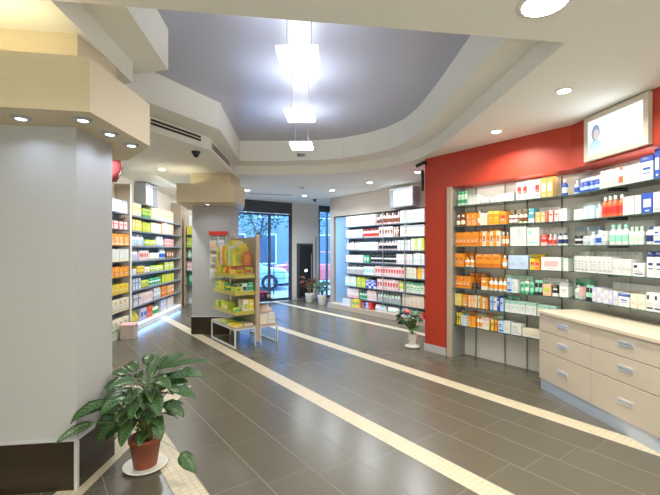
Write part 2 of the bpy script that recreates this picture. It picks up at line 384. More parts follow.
# ------------------------------------------------------------------ ceiling fittings
PLACE = ['large round recessed downlight close overhead near the right wall', 'recessed downlight in front of the lit poster on the red wall', 'recessed downlight above the orange cartons',
 'recessed downlight in front of the left wall shelves', 'recessed downlight before the far shelves, middle of three', 'recessed downlight near the narrow window', 'recessed downlight beside the corner of the red wall',
 'recessed downlight just right of the slim pillar canopy', 'recessed downlight inside the entrance door']
for i, (x, y, r) in enumerate(DOWNLIGHTS):
    if i > 8: lab = 'recessed downlight ' + ('behind the camera on the left','behind the camera on the right','over the drawer units outside the picture','farthest back behind the camera','over the far end of the left aisle','hidden behind the canopy of the large pillar')[i-9]
    else: lab = PLACE[i]
    if i > 8 and i not in (11,): pass
    t = thing('ceiling_downlight', lab, 'ceiling light', (x, y, 2.93), 0, 'recessed ceiling downlights')
    MB().lathe([(r*.95,-.012),(r*1.12,-.010),(r*1.18,0)], 0, 0, 28).build('trim_ring', M_white, t)
    MB().lathe([(r*.6,-.016),(r*.92,-.0125)], 0, 0, 28).build('lens', M_lamp, t)
PL = ['largest lit white pendant box, nearest the camera', 'middle lit white pendant box under the lavender ceiling', 'smallest, farthest lit white pendant box near the ceiling grille']
for i, (x, y) in enumerate(PENDANTS):
    t = thing('pendant_lamp', PL[i], 'pendant lamp', (x, y, 2.948), -.02, 'row of box pendant lamps')
    MB().box(-.147,.147,-.175,.175,0,.03).build('lamp_shade', M_shade, t, bevel=.004)
    MB().box(-.15,.15,-.178,.178,.031,.035).box(-.13,.13,-.16,.16,.0352,.0362,1).build('top_plate', [M_steel, mat('lamp_top_glow', (1,1,1), .5, emit=(.9,.95,1), estr=6)], t)
    for sx in (-.09, .09): MB().tube([(sx,0,.035),(sx,0,.502)], .004).build('rod', M_steel, t)
def slot_vent(a, b, z0, z1, label, n=2):
    ang = math.atan2(b[1]-a[1], b[0]-a[0]); L = math.hypot(b[0]-a[0], b[1]-a[1])
    t = thing('air_vent', label, 'air vent', (*a, z0), ang)
    H = z1-z0
    MB().box(0,L,-.006,.0,0,H).build('vent_frame', M_white, t)
    for k in range(n):
        c = H*(k+.5)/n; MB().box(.01,L-.01,-.009,-.006,c-H*.16/ n*2,c+H*.16/n*2).build('slot', M_black, t)
slot_vent((-2.105,4.59),(-1.75,5.33), 3.0, 3.085, 'long black double slot air vent on the recess edge left')
slot_vent((-1.692,5.62),(-1.752,6.85), 2.985, 3.07, 'receding black double slot air vent beside the slim pillar')
for p in bpy.data.objects:
    pass
t = thing('air_grille', 'small dark grille on the far step of the ceiling recess', 'air vent', (-.38,6.885,3.16))
MB().box(-.20,.20,-.012,.01,0,.07).build('grille_frame', M_steel, t)
mb = MB()
for k in range(12): mb.box(-.19+k*.032,-.19+k*.032+.02,-.016,-.012,.01,.06)
mb.build('grille_slats', M_dark, t)
t = thing('linear_grille', 'faint slotted grille set flat in the ceiling before the entrance', 'air vent', (-1.35,9.9,2.92), .3)
MB().box(-.7,.4,-.06,.06,0,.01).build('grille_frame', M_white, t)
mb = MB(); mb.box(-.68,.38,-.035,-.015,-.003,0); mb.box(-.68,.38,.015,.035,-.003,0); mb.build('slot', M_dark, t)
def dome_cam(x, y, label, s=1.0):
    t = thing('dome_camera', label, 'security camera', (x, y, 2.93))
    MB().lathe([(.055*s,-.03*s),(.062*s,-.005),(.062*s,0)], 0, 0, 20).build('housing', M_black, t)
    MB().lathe([(.002,-.085*s),(.022*s,-.078*s),(.04*s,-.058*s),(.045*s,-.03*s)], 0, 0, 20).build('dome', M_black, t)
dome_cam(-1.9, 5.57, 'black dome camera under the ceiling left, by the slot vents')
dome_cam(-.42, 10.9, 'small black dome camera on the ceiling before the entrance', .9)
t = thing('smoke_detector', 'small round grey smoke detector on the ceiling before the entrance', 'smoke detector', (-.62, 8.75, 2.93))
MB().lathe([(.03,-.04),(.05,-.03),(.055,-.008),(.055,0)], 0, 0, 20).build('detector_body', M_steel, t)
p = UV(4.72, 3.93)
t = thing('wall_camera', 'black security camera mounted at the top corner of the red wall', 'security camera', (*p, 2.86), ANG2)
MB().box(.0,.06,-.02,.02,-.02,.03).build('bracket', M_black, t)
MB().tube([(0,.0,0),(-.02,.05,-.02),(-.05,.10,-.04)], .026, seg=12).build('camera_body', M_black, t)
MB().box(.02,.055,.03,.055,-.42,-.10).build('cable_duct', M_black, t)
# ------------------------------------------------------------------ lit posters
def poster_mat(name, tint, estr, fig):
    m = bpy.data.materials.new(name); m.use_nodes = True; nt = m.node_tree; b = nt.nodes['Principled BSDF']
    tc = nt.nodes.new('ShaderNodeTexCoord'); mp = nt.nodes.new('ShaderNodeMapping'); mp.inputs['Location'].default_value = fig
    mp.inputs['Scale'].default_value = (5, 1, 3.2)
    gr = nt.nodes.new('ShaderNodeTexNoise'); gr.inputs['Scale'].default_value = 1.3; gr.inputs['Detail'].default_value = 1
    cr = nt.nodes.new('ShaderNodeValToRGB'); cr.color_ramp.elements[0].position = .3; cr.color_ramp.elements[0].color = (*tint, 1); cr.color_ramp.elements[1].position = .5; cr.color_ramp.elements[1].color = (.88, .95, 1, 1)
    nt.links.new(tc.outputs['Object'], mp.inputs[0]); nt.links.new(mp.outputs[0], gr.inputs[0]); nt.links.new(gr.outputs[0], cr.inputs[0])
    nt.links.new(cr.outputs[0], b.inputs['Base Color']); nt.links.new(cr.outputs[0], b.inputs['Emission Color']); b.inputs['Emission Strength'].default_value = estr
    return m
def lightbox(frame, x0, x1, y0, y1, z0, z1, label, fm, fw, estr=1.0, figure=False):
    t = thing('lit_poster', label, 'lit poster', (*frame.p(x0, y0), z0), frame.ang)
    Wd = x1-x0; H = z1-z0; D = y1-y0
    mb = MB(); mb.box(0,Wd,0,D,0,fw); mb.box(0,Wd,0,D,H-fw,H); mb.box(0,fw,0,D,fw,H-fw); mb.box(Wd-fw,Wd,0,D,fw,H-fw); mb.box(fw,Wd-fw,D*.5,D,fw,H-fw)
    mb.build('poster_frame', fm, t, bevel=.002)
    s = MB().box(fw,Wd-fw,D*.5-.012,D*.5,fw,H-fw).build('poster_sheet', poster_mat('poster_print', (.55,.78,.95), estr, (0,0,1)), t)
    if figure:
        mb = MB(); y = D*.5-.0135
        def disc(cx, cz, rx, rz, m):
            n = 20; mb.add([(cx+rx*math.cos(2*math.pi*k/n), y, cz+rz*math.sin(2*math.pi*k/n)) for k in range(n)], [tuple(range(n))], m)
        disc(.15,.27,.055,.08,1); disc(.14,.13,.08,.075,2); y -= .0008; disc(.16,.25,.036,.055,0)
        mb.build('printed_figure', [mat('poster_skin', (.75,.7,.7), .6, emit=(.75,.7,.7), estr=.3), mat('poster_hair', (.3,.4,.6), .6, emit=(.3,.4,.6), estr=.3), mat('poster_blue', (.5,.7,.9), .6, emit=(.5,.7,.9), estr=.3)], s)
    return t
F2 = Frame((BEND_F[0], BEND_F[1]), (.104, -.9946))
F1 = Frame(UV(4.78, 3.45), (.6, -.8))
F3 = Frame(UV(6.45, 8.44), (.6, -.8))
M_pframe = mat('cream_poster_frame', (.66,.60,.50), .5)
lightbox(F2, .24, .985, -.045, -.001, 2.46, 2.915, 'lit pale blue poster in cream frame on the red wall', M_pframe, .05, .42, True)
lightbox(F3, F3.at(389.5,-.2), F3.at(413,-.2), -.2, -.001, 2.45, 2.86, 'lit white poster box above the far shelves', mat('silver_frame', (.33,.35,.38), .4, .3), .035, .8)
F4 = Frame((wx(6.9)+.001, 6.9), (-.065, .998))
F4b = Frame((wx(6.9)+.26, 6.9), (-.065, .998))   # shelf fronts
lightbox(F4, 1.12, 1.78, -.235, -.001, 2.45, 2.905, 'lit white poster box above the left wall shelves', mat('silver_frame', (.6,.62,.66)), .035, .9)
area('poster_glow', (*F2.p(.6,-.10), 2.66), .6, 1, (.8,.9,1), rot=(-math.pi/2,0,F2.ang), size_y=.35)
# ------------------------------------------------------------------ products
PC = {}
def pm(name, rgb, rough=.4):
    if name not in PC: PC[name] = mat('print_'+name.replace(' ', '_'), rgb, rough)
    return PC[name]
for n, c in {'white':(.74,.74,.72),'cream':(.80,.72,.54),'orange':(.86,.30,.03),'dark orange':(.62,.17,.02),'yellow':(.84,.62,.05),'lime':(.50,.62,.06),'green':(.05,.36,.16),'pale green':(.55,.76,.58),
             'mint':(.30,.66,.50),'blue':(.03,.09,.46),'pale blue':(.50,.66,.84),'teal':(.06,.30,.38),'navy':(.02,.03,.15),'red':(.70,.04,.03),'pink':(.82,.45,.45),'pale pink':(.84,.66,.62),'coral':(.80,.16,.06),
             'lavender':(.58,.56,.78),'grey':(.45,.46,.48),'black':(.02,.02,.025),'brown':(.20,.07,.03),'gold':(.55,.36,.10),'peach':(.85,.52,.32),'clear':(.66,.62,.56)}.items(): pm(n, c)
MC = {}
def carton_mesh(w, h, d, c, a, style):
    k = ('c', round(w,3), round(h,3), round(d,3), c, a, style)
    if k in MC: return MC[k]
    mb = MB(); e = .0006
    mb.box(0, w, 0, d, 0, h, 0)
    st = {0:[(.1,.9,.08,.22),(.12,.6,.62,.72),(.12,.8,.5,.54)], 1:[(0,1,.0,.3),(.15,.85,.6,.75)], 2:[(0,.28,0,1),(.4,.9,.55,.7),(.4,.8,.4,.45)], 3:[(0,1,.78,1),(.2,.8,.45,.55),(.2,.8,.3,.34)],
          4:[(.15,.85,.3,.7),(.3,.7,.1,.16)], 5:[(.1,.4,.62,.84),(.1,.9,.12,.2)]}[style]
    for i, (x0,x1,z0,z1) in enumerate(st):
        mb.add([(w*x0,-e,h*z0),(w*x1,-e,h*z0),(w*x1,-e,h*z1),(w*x0,-e,h*z1)], [(0,1,2,3)], 1)
        if x0 == 0 and x1 == 1:
            for xx, o in ((-e, (0,1,2,3)), (w+e, (3,2,1,0))):
                mb.add([(xx,d,h*z0),(xx,0,h*z0),(xx,0,h*z1),(xx,d,h*z1)], [o], 1)
    dk = 'grey' if c in ('white','cream','pale pink','pale blue','pale green','lavender','mint','peach') else 'white'
    for zz, xw in ((.30,.7),(.36,.55),(.42,.62)) if style in (0,4,5) else ((.88,.6),(.93,.4)):
        mb.add([(w*.14,-e*2,h*zz),(w*(.14+xw),-e*2,h*zz),(w*(.14+xw),-e*2,h*(zz+.025)),(w*.14,-e*2,h*(zz+.025))], [(0,1,2,3)], 2)
    o = mb.build('carton', [PC[c], PC[a], PC[dk]]); me = o.data; bpy.data.objects.remove(o)
    MC[k] = me; return me
def bottle_mesh(w, h, d, c, a, kind):
    k = (kind, round(w,3), round(h,3), round(d,3), c, a)
    if k in MC: return MC[k]
    r = w/2; cap = MB(); b = MB()
    if kind == 'bottle':
        b.lathe([(r*.9,0),(r,.006),(r,h*.62),(r*.88,h*.70),(r*.42,h*.78),(r*.40,h*.84)], r, r, 14, 0)
        b.lathe([(r*1.01,h*.16),(r*1.01,h*.50)], r, r, 14, 1, cap=False)
        cap.lathe([(r*.5,h*.82),(r*.5,h*.98),(r*.42,h)], r, r, 12, 0)
    elif kind == 'spray_bottle':
        b.lathe([(r*.9,0),(r,.006),(r,h*.74),(r*.7,h*.80)], r, r, 14, 0)
        b.lathe([(r*1.01,h*.2),(r*1.01,h*.42)], r, r, 14, 1, cap=False)
        cap.lathe([(r*.78,h*.79),(r*.78,h*.97),(r*.66,h)], r, r, 14, 0)
    elif kind == 'jar':
        b.lathe([(r*.85,0),(r,.006),(r,h*.62),(r*.9,h*.68)], r, r, 16, 0)
        b.lathe([(r*1.01,h*.15),(r*1.01,h*.48)], r, r, 16, 1, cap=False)
        cap.lathe([(r*.98,h*.67),(r*.98,h*.98),(r*.9,h)], r, r, 16, 0)
    elif kind == 'tube':
        vs = []; n = 12; lv = [(0.20,1,1),(.5,1,.85),(.8,1.02,.45),(1,1.06,.08)]
        for z, sx, sy in lv:
            for j in range(n):
                t = 2*math.pi*j/n; vs.append((r+r*.95*sx*math.cos(t), r+r*.7*sy*math.sin(t), h*z))
        fs = [(i*n+j, i*n+(j+1)%n, (i+1)*n+(j+1)%n, (i+1)*n+j) for i in range(3) for j in range(n)]
        b.add(vs, fs, 0, True); b.add(vs[-n:], [tuple(range(n))], 0); b.add(vs[:n], [tuple(range(n))[::-1]], 0)
        zz = [v for v in vs[n:2*n]]
        b.add([(x, y-.001, z) for x,y,z in vs[n:2*n]]+[(x,y-.001,z) for x,y,z in vs[2*n:3*n]], [(j,(j+1)%n,(j+1)%n+n,j+n) for j in range(n//2,n-1)], 1, True)
        cap.lathe([(r*.8,0),(r*.82,h*.16),(r*.5,h*.21)], r, r, 14, 0)
    elif kind == 'pouch':
        nx, nz = 6, 8; vs = []
        for s in (-1, 1):
            for i in range(nz+1):
                for j in range(nx+1):
                    x = j/nx; z = i/nz; y = math.sin(math.pi*x)**.6*math.sin(math.pi*min(1,z*1.02+.12))**.7*d*.45
                    if i in (0,) : y = math.sin(math.pi*x)**.5*d*.35
                    vs.append((w*x, d/2+s*max(y,.001), h*z))
        N = (nx+1)*(nz+1); fs = []; ms = []
        for s in (0,1):
            for i in range(nz):
                for j in range(nx):
                    a0 = s*N+i*(nx+1)+j; f = (a0,a0+1,a0+nx+2,a0+nx+1)
                    b.add([vs[q_] for q_ in (f if s == 0 else f[::-1])], [(0,1,2,3)], 1 if (s == 0 and 2 <= i <= 5 and 1 <= j <= 4) else 0, True)
        cap = None
    o = b.build(kind, [PC[c], PC[a]]); me = o.data; bpy.data.objects.remove(o); mc = None
    if cap is not None:
        cc = a if c in ('white','clear','cream','pale green','mint') or kind == 'jar' else 'white'
        o = cap.build('cap', [PC[cc]]); mc = o.data; bpy.data.objects.remove(o)
    MC[k] = (me, mc); return MC[k]
COUNT = {}
KINDW = {'carton':'carton','bottle':'bottle','spray_bottle':'spray bottle','jar':'jar','tube':'tube','pouch':'pouch','packet':'packet','medicine_box':'box'}
def product(kind, w, h, d, c, a, style, loc, rz, label, group, tilt=0):
    if kind in ('carton', 'packet', 'medicine_box'):
        o = bpy.data.objects.new(kind, carton_mesh(w, h, d, c, a, style)); COL.objects.link(o)
    else:
        me, mc = bottle_mesh(w, h, d, c, a, kind); o = bpy.data.objects.new(kind, me); COL.objects.link(o)
        if mc:
            k = bpy.data.objects.new('cap' if kind != 'jar' else 'lid', mc); COL.objects.link(k); k.parent = o
    o.location = loc; o.rotation_euler = (0, tilt, rz)
    COUNT[kind] = COUNT.get(kind, 0)+1
    if len(label.replace('-',' ').split()) > 16: print('LONG', label)
    return tag(o, label, KINDW[kind].split()[-1], group)
def size_word(h): return 'tall' if h > .19 else 'low' if h < .105 else ''
def row(frame, z, runs, where, group, y=.03, depth=.13, rnd=None, gap=.004, rename=None, hs=1.1):
    """runs: (px0, px1, kind, colour, accent, width, height[, style]) - the span measured on the photo, filled with facings"""
    rnd = rnd or random.Random(hash(where) % 1000 if False else sum(map(ord, where)))
    n = 0; xe = -99
    for run in runs:
        px0, px1, kind, c, a, w, h = run[:7]; style = run[7] if len(run) > 7 else rnd.randrange(6)
        x0 = px0 if isinstance(px0, float) else frame.at(px0, y); x1 = px1 if isinstance(px1, float) else frame.at(px1, y)
        x0 = max(x0, xe+gap)
        k = max(1, int(round((x1-x0)/(w+gap))))
        w = min((x1-x0)/k-gap, w*1.6); h = h*hs
        if w < .02: continue
        cs = c if isinstance(c, tuple) else (c,); as_ = a if isinstance(a, tuple) else (a,)
        for i in range(k):
            hh = h*(1+rnd.choice((0,0,0,-.08,.05)) if len(cs) > 1 else h*0+1)
            cc = cs[i % len(cs)]; aa = as_[i % len(as_)]
            if cc == aa: aa = 'white' if cc != 'white' else 'grey'
            n += 1; xx = x0+i*((x1-x0)/k)
            yy = y+rnd.uniform(0, .015)
            dd = depth if kind == 'carton' else min(w, .17)
            kk = kind
            if rename and kind == 'carton': kk = rename
            sw = size_word(hh)
            lab = f"{sw+' ' if sw else ''}{cc} {KINDW[kk]} with {aa} print, {ordinal(n)} from left, {where}"
            wc = lambda t_: len(t_.replace('-', ' ').split())
            if wc(lab) > 16: lab = f"{cc} {KINDW[kk]} with {aa} print, {ordinal(n)} from left, {where}"
            if wc(lab) > 16: lab = f"{cc} {KINDW[kk]}, {aa} print, {ordinal(n)} from left, {where}"
            if wc(lab) > 16: lab = f"{cc} {KINDW[kk]}, {ordinal(n)} from left, {where}"
            product(kk, round(w,3), round(hh,3), dd, cc, aa, style, (*frame.p(xx, yy), z+.0005), frame.ang+rnd.uniform(-.03,.03)*(1 if kk in ('bottle','jar','tube','spray_bottle') else .12), lab, group)
        xe = x1-gap
    return n
# ------------------------------------------------------------------ shelving units
def poly_shelf(mb, poly, z, t): mb.prism(poly, z-t, z, 0, 1)
G1 = 'medicines on the glass shelves framed in red'
t = thing('glass_shelving', 'glass shelving of orange and white cartons beside the red wall end', 'shelving', (*F1.o, 0), F1.ang)
def loc1(p): 
    dx = p[0]-F1.o[0]; dy = p[1]-F1.o[1]; return (dx*F1.x[0]+dy*F1.x[1], dx*F1.y[0]+dy*F1.y[1])
def loc2(p):
    dx = p[0]-F2.o[0]; dy = p[1]-F2.o[1]; return (dx*F2.x[0]+dy*F2.x[1], dx*F2.y[0]+dy*F2.y[1])
Z1 = [2.16, 1.87, 1.59, 1.30, 1.0, .745, .47]
bf, bb = loc1(BEND_F), loc1(BEND_B)
for i, z in enumerate(Z1):
    e1, e2 = (loc1((2.64,4.47)), loc1((2.93,4.53))) if i > 4 else ((bf[0]-.01,0), (bb[0]-.02,0))
    mb = MB(); poly_shelf(mb, [(.003,.02),(e1[0],.02),(e2[0],.295),(.003,.295)], z, .010)
    mb.build('shelf', [M_shelfglass, M_glassedge], t)
for px in (476, 505, 527, 562):
    x = F1.at(px, .28); MB().tube([(x,.28,0),(x,.28,2.42)], .006).build('post', M_dark, t)
MB().box(-.075,-.0,-.03,.0,0,2.44).build('side_strip', M_beige, t); MB().box(-.10,-.0,.0005,.30,0,2.44).build('side_panel', mat('dull_grey_side', (.22,.22,.20), .3), t)
t = thing('glass_shelving', 'glass shelving of white and blue medicines above the oak drawer worktop', 'shelving', (*F2.o, 0), F2.ang)
bb2 = loc2(BEND_B); LEN2 = 3.2
for z in Z1[:5]:
    mb = MB(); poly_shelf(mb, [(.005,.02),(LEN2,.02),(LEN2,.295),(bb2[0]+.01,.295)], z, .010); mb.build('shelf', [M_shelfglass, M_glassedge], t)
for x in (F2.at(628,.28), F2.at(628,.28)+1.0, F2.at(628,.28)+2.0):
    MB().tube([(x,.285,.88),(x,.285,2.42)], .008).build('post', M_steel, t)
    for z in Z1[:5]: MB().box(x-.006,x+.006,.06,.28,z-.028,z-.012).build('bracket', M_dark, t)
U = ['top glass shelf, bay by red wall', 'second glass shelf, bay by red wall', 'third glass shelf, bay by red wall', 'fourth glass shelf, bay by red wall', 'fifth glass shelf, bay by red wall', 'sixth glass shelf, bay by red wall', 'lowest glass shelf, bay by red wall']
R1 = [
 [(457,466,'spray_bottle','pale green','green',.05,.19),(467,478,'carton','white','pale green',.06,.12),(479,488,'carton','white','grey',.07,.07),(489,514,'carton','grey','clear',.08,.10),(516,540,'carton','white',('red','red','pink'),.065,.215,4),(541,553,'carton','gold','cream',.075,.22,4),(561,567,'bottle','blue','white',.05,.17)],
 [(455,464,'bottle','brown','cream',.06,.15),(466,476,'carton','orange','peach',.06,.16),(476,480,'bottle','orange','white',.045,.19),(480,487,'carton','cream','white',.05,.15),(488,499,'carton','orange','yellow',.06,.165),(500,506,'carton','orange','red',.06,.15),(508,517,'jar','brown','white',.055,.10),(518,527,'bottle','cream','brown',.05,.13),(528,534,'carton','teal','pale blue',.07,.16,1),(535,545,'carton','peach','orange',.065,.11),(547,558,'carton','pale pink','red',.055,.12),(559,567,'carton','white','pale blue',.07,.13)],
 [(455,478,'carton','orange','dark orange',.06,.18),(479,500,'carton',('orange','cream'),'dark orange',.045,.18),(501,508,'bottle','dark orange','cream',.045,.16),(510,526,'carton','white','pale green',.11,.215,5),(527,539,'carton','white','mint',.10,.20,5),(541,547,'carton','red','pink',.055,.12),(548,556,'bottle','pink','red',.045,.12),(557,567,'bottle','white','navy',.055,.13)],
 [(455,463,'carton','orange','dark orange',.06,.17),(464,473,'bottle','clear','orange',.055,.12),(475,500,'carton','orange','dark orange',.13,.165,1),(501,506,'bottle','orange','white',.05,.15),(508,528,'carton','pale blue','lavender',.10,.155,5),(530,540,'carton',('yellow','orange'),'red',.05,.12),(541,561,'carton','white','pink',.22,.14,4),(563,568,'carton','white','pale green',.06,.13)],
 [(455,470,'carton','orange',('red','dark orange'),.06,.15),(471,480,'jar','brown','black',.06,.07),(481,487,'carton','orange','cream',.07,.15),(488,506,'bottle','white','orange',.055,.15),(507,512,'carton','pale blue','blue',.06,.16),(512,518,'carton','white','mint',.05,.15),(519,533,'tube',('mint','white'),'green',.05,.14),(534,542,'tube','mint','black',.055,.16),(543,551,'carton','peach','lime',.06,.12),(552,558,'carton','black','white',.06,.11),(559,568,'carton','white','grey',.06,.14)],
 [(455,461,'carton','yellow','cream',.035,.15,2),(462,467,'carton','orange','cream',.05,.145),(468,476,'carton',('cream','peach'),'orange',.035,.14,2),(477,487,'carton',('cream','orange'),'gold',.035,.145,2),(489,503,'carton',('pale blue','white','blue'),'blue',.045,.15,2),(505,536,'carton','white','mint',.06,.13,3),(537,556,'carton','white','mint',.06,.12,3)],
 [(456,460,'carton','yellow','black',.035,.15,2),(461,467,'carton','pale blue','white',.055,.13),(467,475,'carton','orange','yellow',.065,.13),(476,482,'bottle','white','orange',.055,.15),(482,489,'carton','cream','pink',.055,.14),(490,497,'carton',('yellow','orange'),'brown',.045,.12),(498,504,'carton','pale blue','blue',.06,.13),(504,510,'carton','white','pale green',.05,.14),(511,521,'carton','white','grey',.10,.13,0),(522,540,'carton','cream','white',.10,.09)],
]
for i, r in enumerate(R1): row(F1, Z1[i], r, U[i], G1, y=.05, depth=.13)
row(F1, Z1[5], [(505,520,'carton','mint','green',.10,.17)], 'back of the sixth glass shelf, bay by red wall', G1, y=.205, depth=.045)
U2 = ['top glass shelf over the drawers', 'second glass shelf over the drawers', 'third glass shelf over the drawers', 'fourth glass shelf over the drawers', 'lowest glass shelf over the drawers']
R2 = [
 [(573,577,'bottle','pale blue','blue',.055,.14),(578,597,'spray_bottle','blue','pale blue',.06,.14),(598,616,'spray_bottle','white','pale pink',.06,.17),(617,621,'bottle','white','coral',.045,.17),(622,639,'carton','white','pale blue',.10,.16,5),(640,653,'carton','white','blue',.10,.20,3),(654,660,'carton','blue','white',.08,.24,4)],
 [(573,582,'carton','white','pale blue',.10,.11),(583,593,'carton','pale blue','white',.08,.13,2),(594,599,'bottle','white','pale pink',.045,.13),(600,621,'bottle','coral','red',.065,.19),(622,640,'carton','white','cream',.07,.16),(641,652,'carton','blue','white',.08,.165,4),(653,662,'carton','white','grey',.08,.16)],
 [(573,579,'jar','white','black',.06,.10),(580,586,'jar','white','grey',.06,.09),(587,592,'bottle','white','pale blue',.055,.13),(593,600,'bottle','pale blue','blue',.06,.14),(601,606,'carton','white','grey',.06,.13),(608,626,'bottle','white','mint',.06,.18),(627,642,'bottle','white','pale green',.055,.15),(643,652,'bottle','white','navy',.06,.15),(653,662,'carton','white','blue',.07,.14)],
 [(573,611,'carton','white','grey',.055,.155,0),(612,631,'carton','white','pale pink',.055,.14),(632,644,'carton','white','navy',.12,.11,5),(646,662,'carton','white','navy',.075,.21,3)],
 [(573,578,'bottle','pale green','grey',.055,.13),(579,582,'carton','pink','grey',.05,.12),(583,591,'tube','mint','black',.055,.15),(592,617,'carton',('lavender','white'),'lavender',.05,.13),(618,629,'carton','white','blue',.10,.11,3),(630,645,'carton','cream','white',.10,.12),(646,662,'carton','white','navy',.08,.15,5)],
]
G2 = 'medicines on the glass shelves over the drawers'
for i, r in enumerate(R2): row(F2, Z1[i], r, U2[i], G2, y=.05, depth=.14)
F2o = Frame(F2.p(F2.at(662,.05), 0), F2.x)
for i in range(5):
    xs = [(float(a), float(a)+.24) for a in (.03,.30)]
    rr = [(xs[0][0], xs[0][1], 'carton', 'white', ('blue','navy')[i%2], .075, .16), (xs[1][0], xs[1][1], 'bottle', 'white', ('pale blue','red','green')[i%3], .06, .15)]
    row(F2o, Z1[i], rr, 'right end of '+U2[i].replace('glass ','').replace('the ',''), G2, y=.05, depth=.16)
back = [(2,[(483,500,'carton','orange','dark orange',.09,.22),(541,566,'carton','white','pale green',.09,.2)]),(1,[(455,478,'carton','orange','peach',.08,.19),(508,527,'carton','cream','brown',.09,.17),(535,560,'carton','white','pink',.09,.17)]),
        (4,[(470,487,'carton','dark orange','orange',.08,.19),(505,533,'carton','pale green','green',.08,.19),(543,568,'carton','white','mint',.08,.18)]),(3,[(463,474,'carton','orange','cream',.09,.19),(528,545,'carton','yellow','orange',.08,.17)]),
        (6,[(455,503,'carton',('orange','cream','pale green'),'white',.08,.16)])]
for i, rr in back: row(F1, Z1[i], rr, 'back row, '+U[i].replace('glass ',''), G1, y=.205, depth=.045)
for i, rr in [(2,[(573,600,'carton','white','pale blue',.09,.19),(605,655,'carton','white','pale green',.09,.21)]),(1,[(573,600,'carton','white','lavender',.09,.18)]),(0,[(573,640,'carton','white',('pale blue','grey'),.10,.19)]),(4,[(573,590,'carton','mint','green',.08,.19),(612,660,'carton','white','cream',.10,.19)]),(3,[(575,643,'carton','white','cream',.10,.2)])]:
    row(F2, Z1[i], rr, 'back row, '+U2[i].replace('glass ','').replace('the ',''), G2, y=.215, depth=.045)
area('shelf_fill_light', (*F1.p(.8,.12), 2.425), 1.4, 2.2, (1,.95,.88), rot=(0,0,F1.ang), size_y=.06)  # unseen lamp added under the fascia to light the shelves
area('shelf_fill_light', (*F2.p(1.5,.12), 2.425), 2.6, 4.5, (.98,.97,.95), rot=(0,0,F2.ang), size_y=.06)  # second added lamp, for the shelves over the drawers
# ------------------------------------------------------------------ drawer unit
CF = Frame((2.33, 4.38), (.104, -.9946))
MW = .755
t = thing('worktop', 'long pale oak worktop lying on the drawer units', 'worktop', (*CF.p(-.012,-.015), .84), CF.ang, None)
MB().box(0, MW*4, 0, .60, 0, .03).build('worktop_board', M_oaktop, t, bevel=.002)
for k in range(4):
    lab = ['oak drawer unit at the left end of the row', 'oak drawer unit second from left, cut by the picture edge', 'oak drawer unit third from left beyond the picture', 'oak drawer unit last in the row beyond the picture'][k]
    t = thing('drawer_unit', lab, 'drawer unit', (*CF.p(k*MW, 0), 0), CF.ang, 'oak drawer units under the worktop')
    MB().box(0.001,MW-.001,.0225,.56,.12,.84).box(.004,MW-.004,.0218,.0222,.124,.838,1).build('carcass', [M_oak2, M_base], t)  # second box: dark sheet that paints shade into the drawer gaps
    MB().box(0.001,MW-.001,.02,.50,0,.118).build('plinth', M_plinth, t)
    for (z0, z1, hz) in ((.653,.837,.762),(.438,.647,.556),(.123,.432,.278)):
        dr = MB().box(.003,MW-.003,0,.0215,z0,z1).build('drawer', M_oak2, t, bevel=.0015)
        mb = MB(); c = MW/2
        mb.box(c-.075,c+.075,-.006,0,hz-.024,hz-.018); mb.box(c-.075,c+.075,-.006,0,hz+.018,hz+.024); mb.box(c-.075,c-.069,-.006,0,hz-.018,hz+.018); mb.box(c+.069,c+.075,-.006,0,hz-.018,hz+.018)
        mb.box(c-.069,c+.069,-.002,0,hz-.018,hz+.018, 1); mb.box(c-.069,c+.069,-.010,-.004,hz+.004,hz+.018,0)
        mb.build('handle', [M_chrome, mat('pale_handle_cup', (.62,.66,.72), .35, .5)], dr)
# ------------------------------------------------------------------ far shelving
Z3 = [2.11, 1.82, 1.52, 1.22, .93, .62, .33, .12]
X3a = .02; X3b = 4.3
t = thing('wall_shelving', 'far wall shelving with eight dark shelves of white products', 'shelving', (*F3.o, 0), F3.ang)
MB().box(.0,X3b,.30,.325,.12,2.42).build('back_panel', M_shelfback, t)
for z in Z3[:-1]: MB().box(F3.at(345,-.1),X3b,-.12,.30,z-.02,z).build('shelf', M_shelfmetal, t)
MB().box(.0,X3b,-.20,.30,0,.12).build('plinth', M_beige, t)
for px in (383.0, 405):
    x = F3.at(px,-.125); MB().box(x-.008,x+.008,-.135,-.122,.14,2.4).build('post', M_steel, t)
MB().box(.02,F3.at(345,-.1)-.02,.05,.29,.12,2.40).build('glass_side_case', mat('blue_glass_panel', (.22,.36,.50), .12, .1), t)
W3 = ['top shelf of far wall', 'second shelf of far wall', 'third shelf of far wall', 'fourth shelf of far wall', 'fifth shelf of far wall', 'sixth shelf of far wall', 'seventh shelf of far wall', 'bottom shelf of far wall']
G3 = 'white products on the far wall shelves'
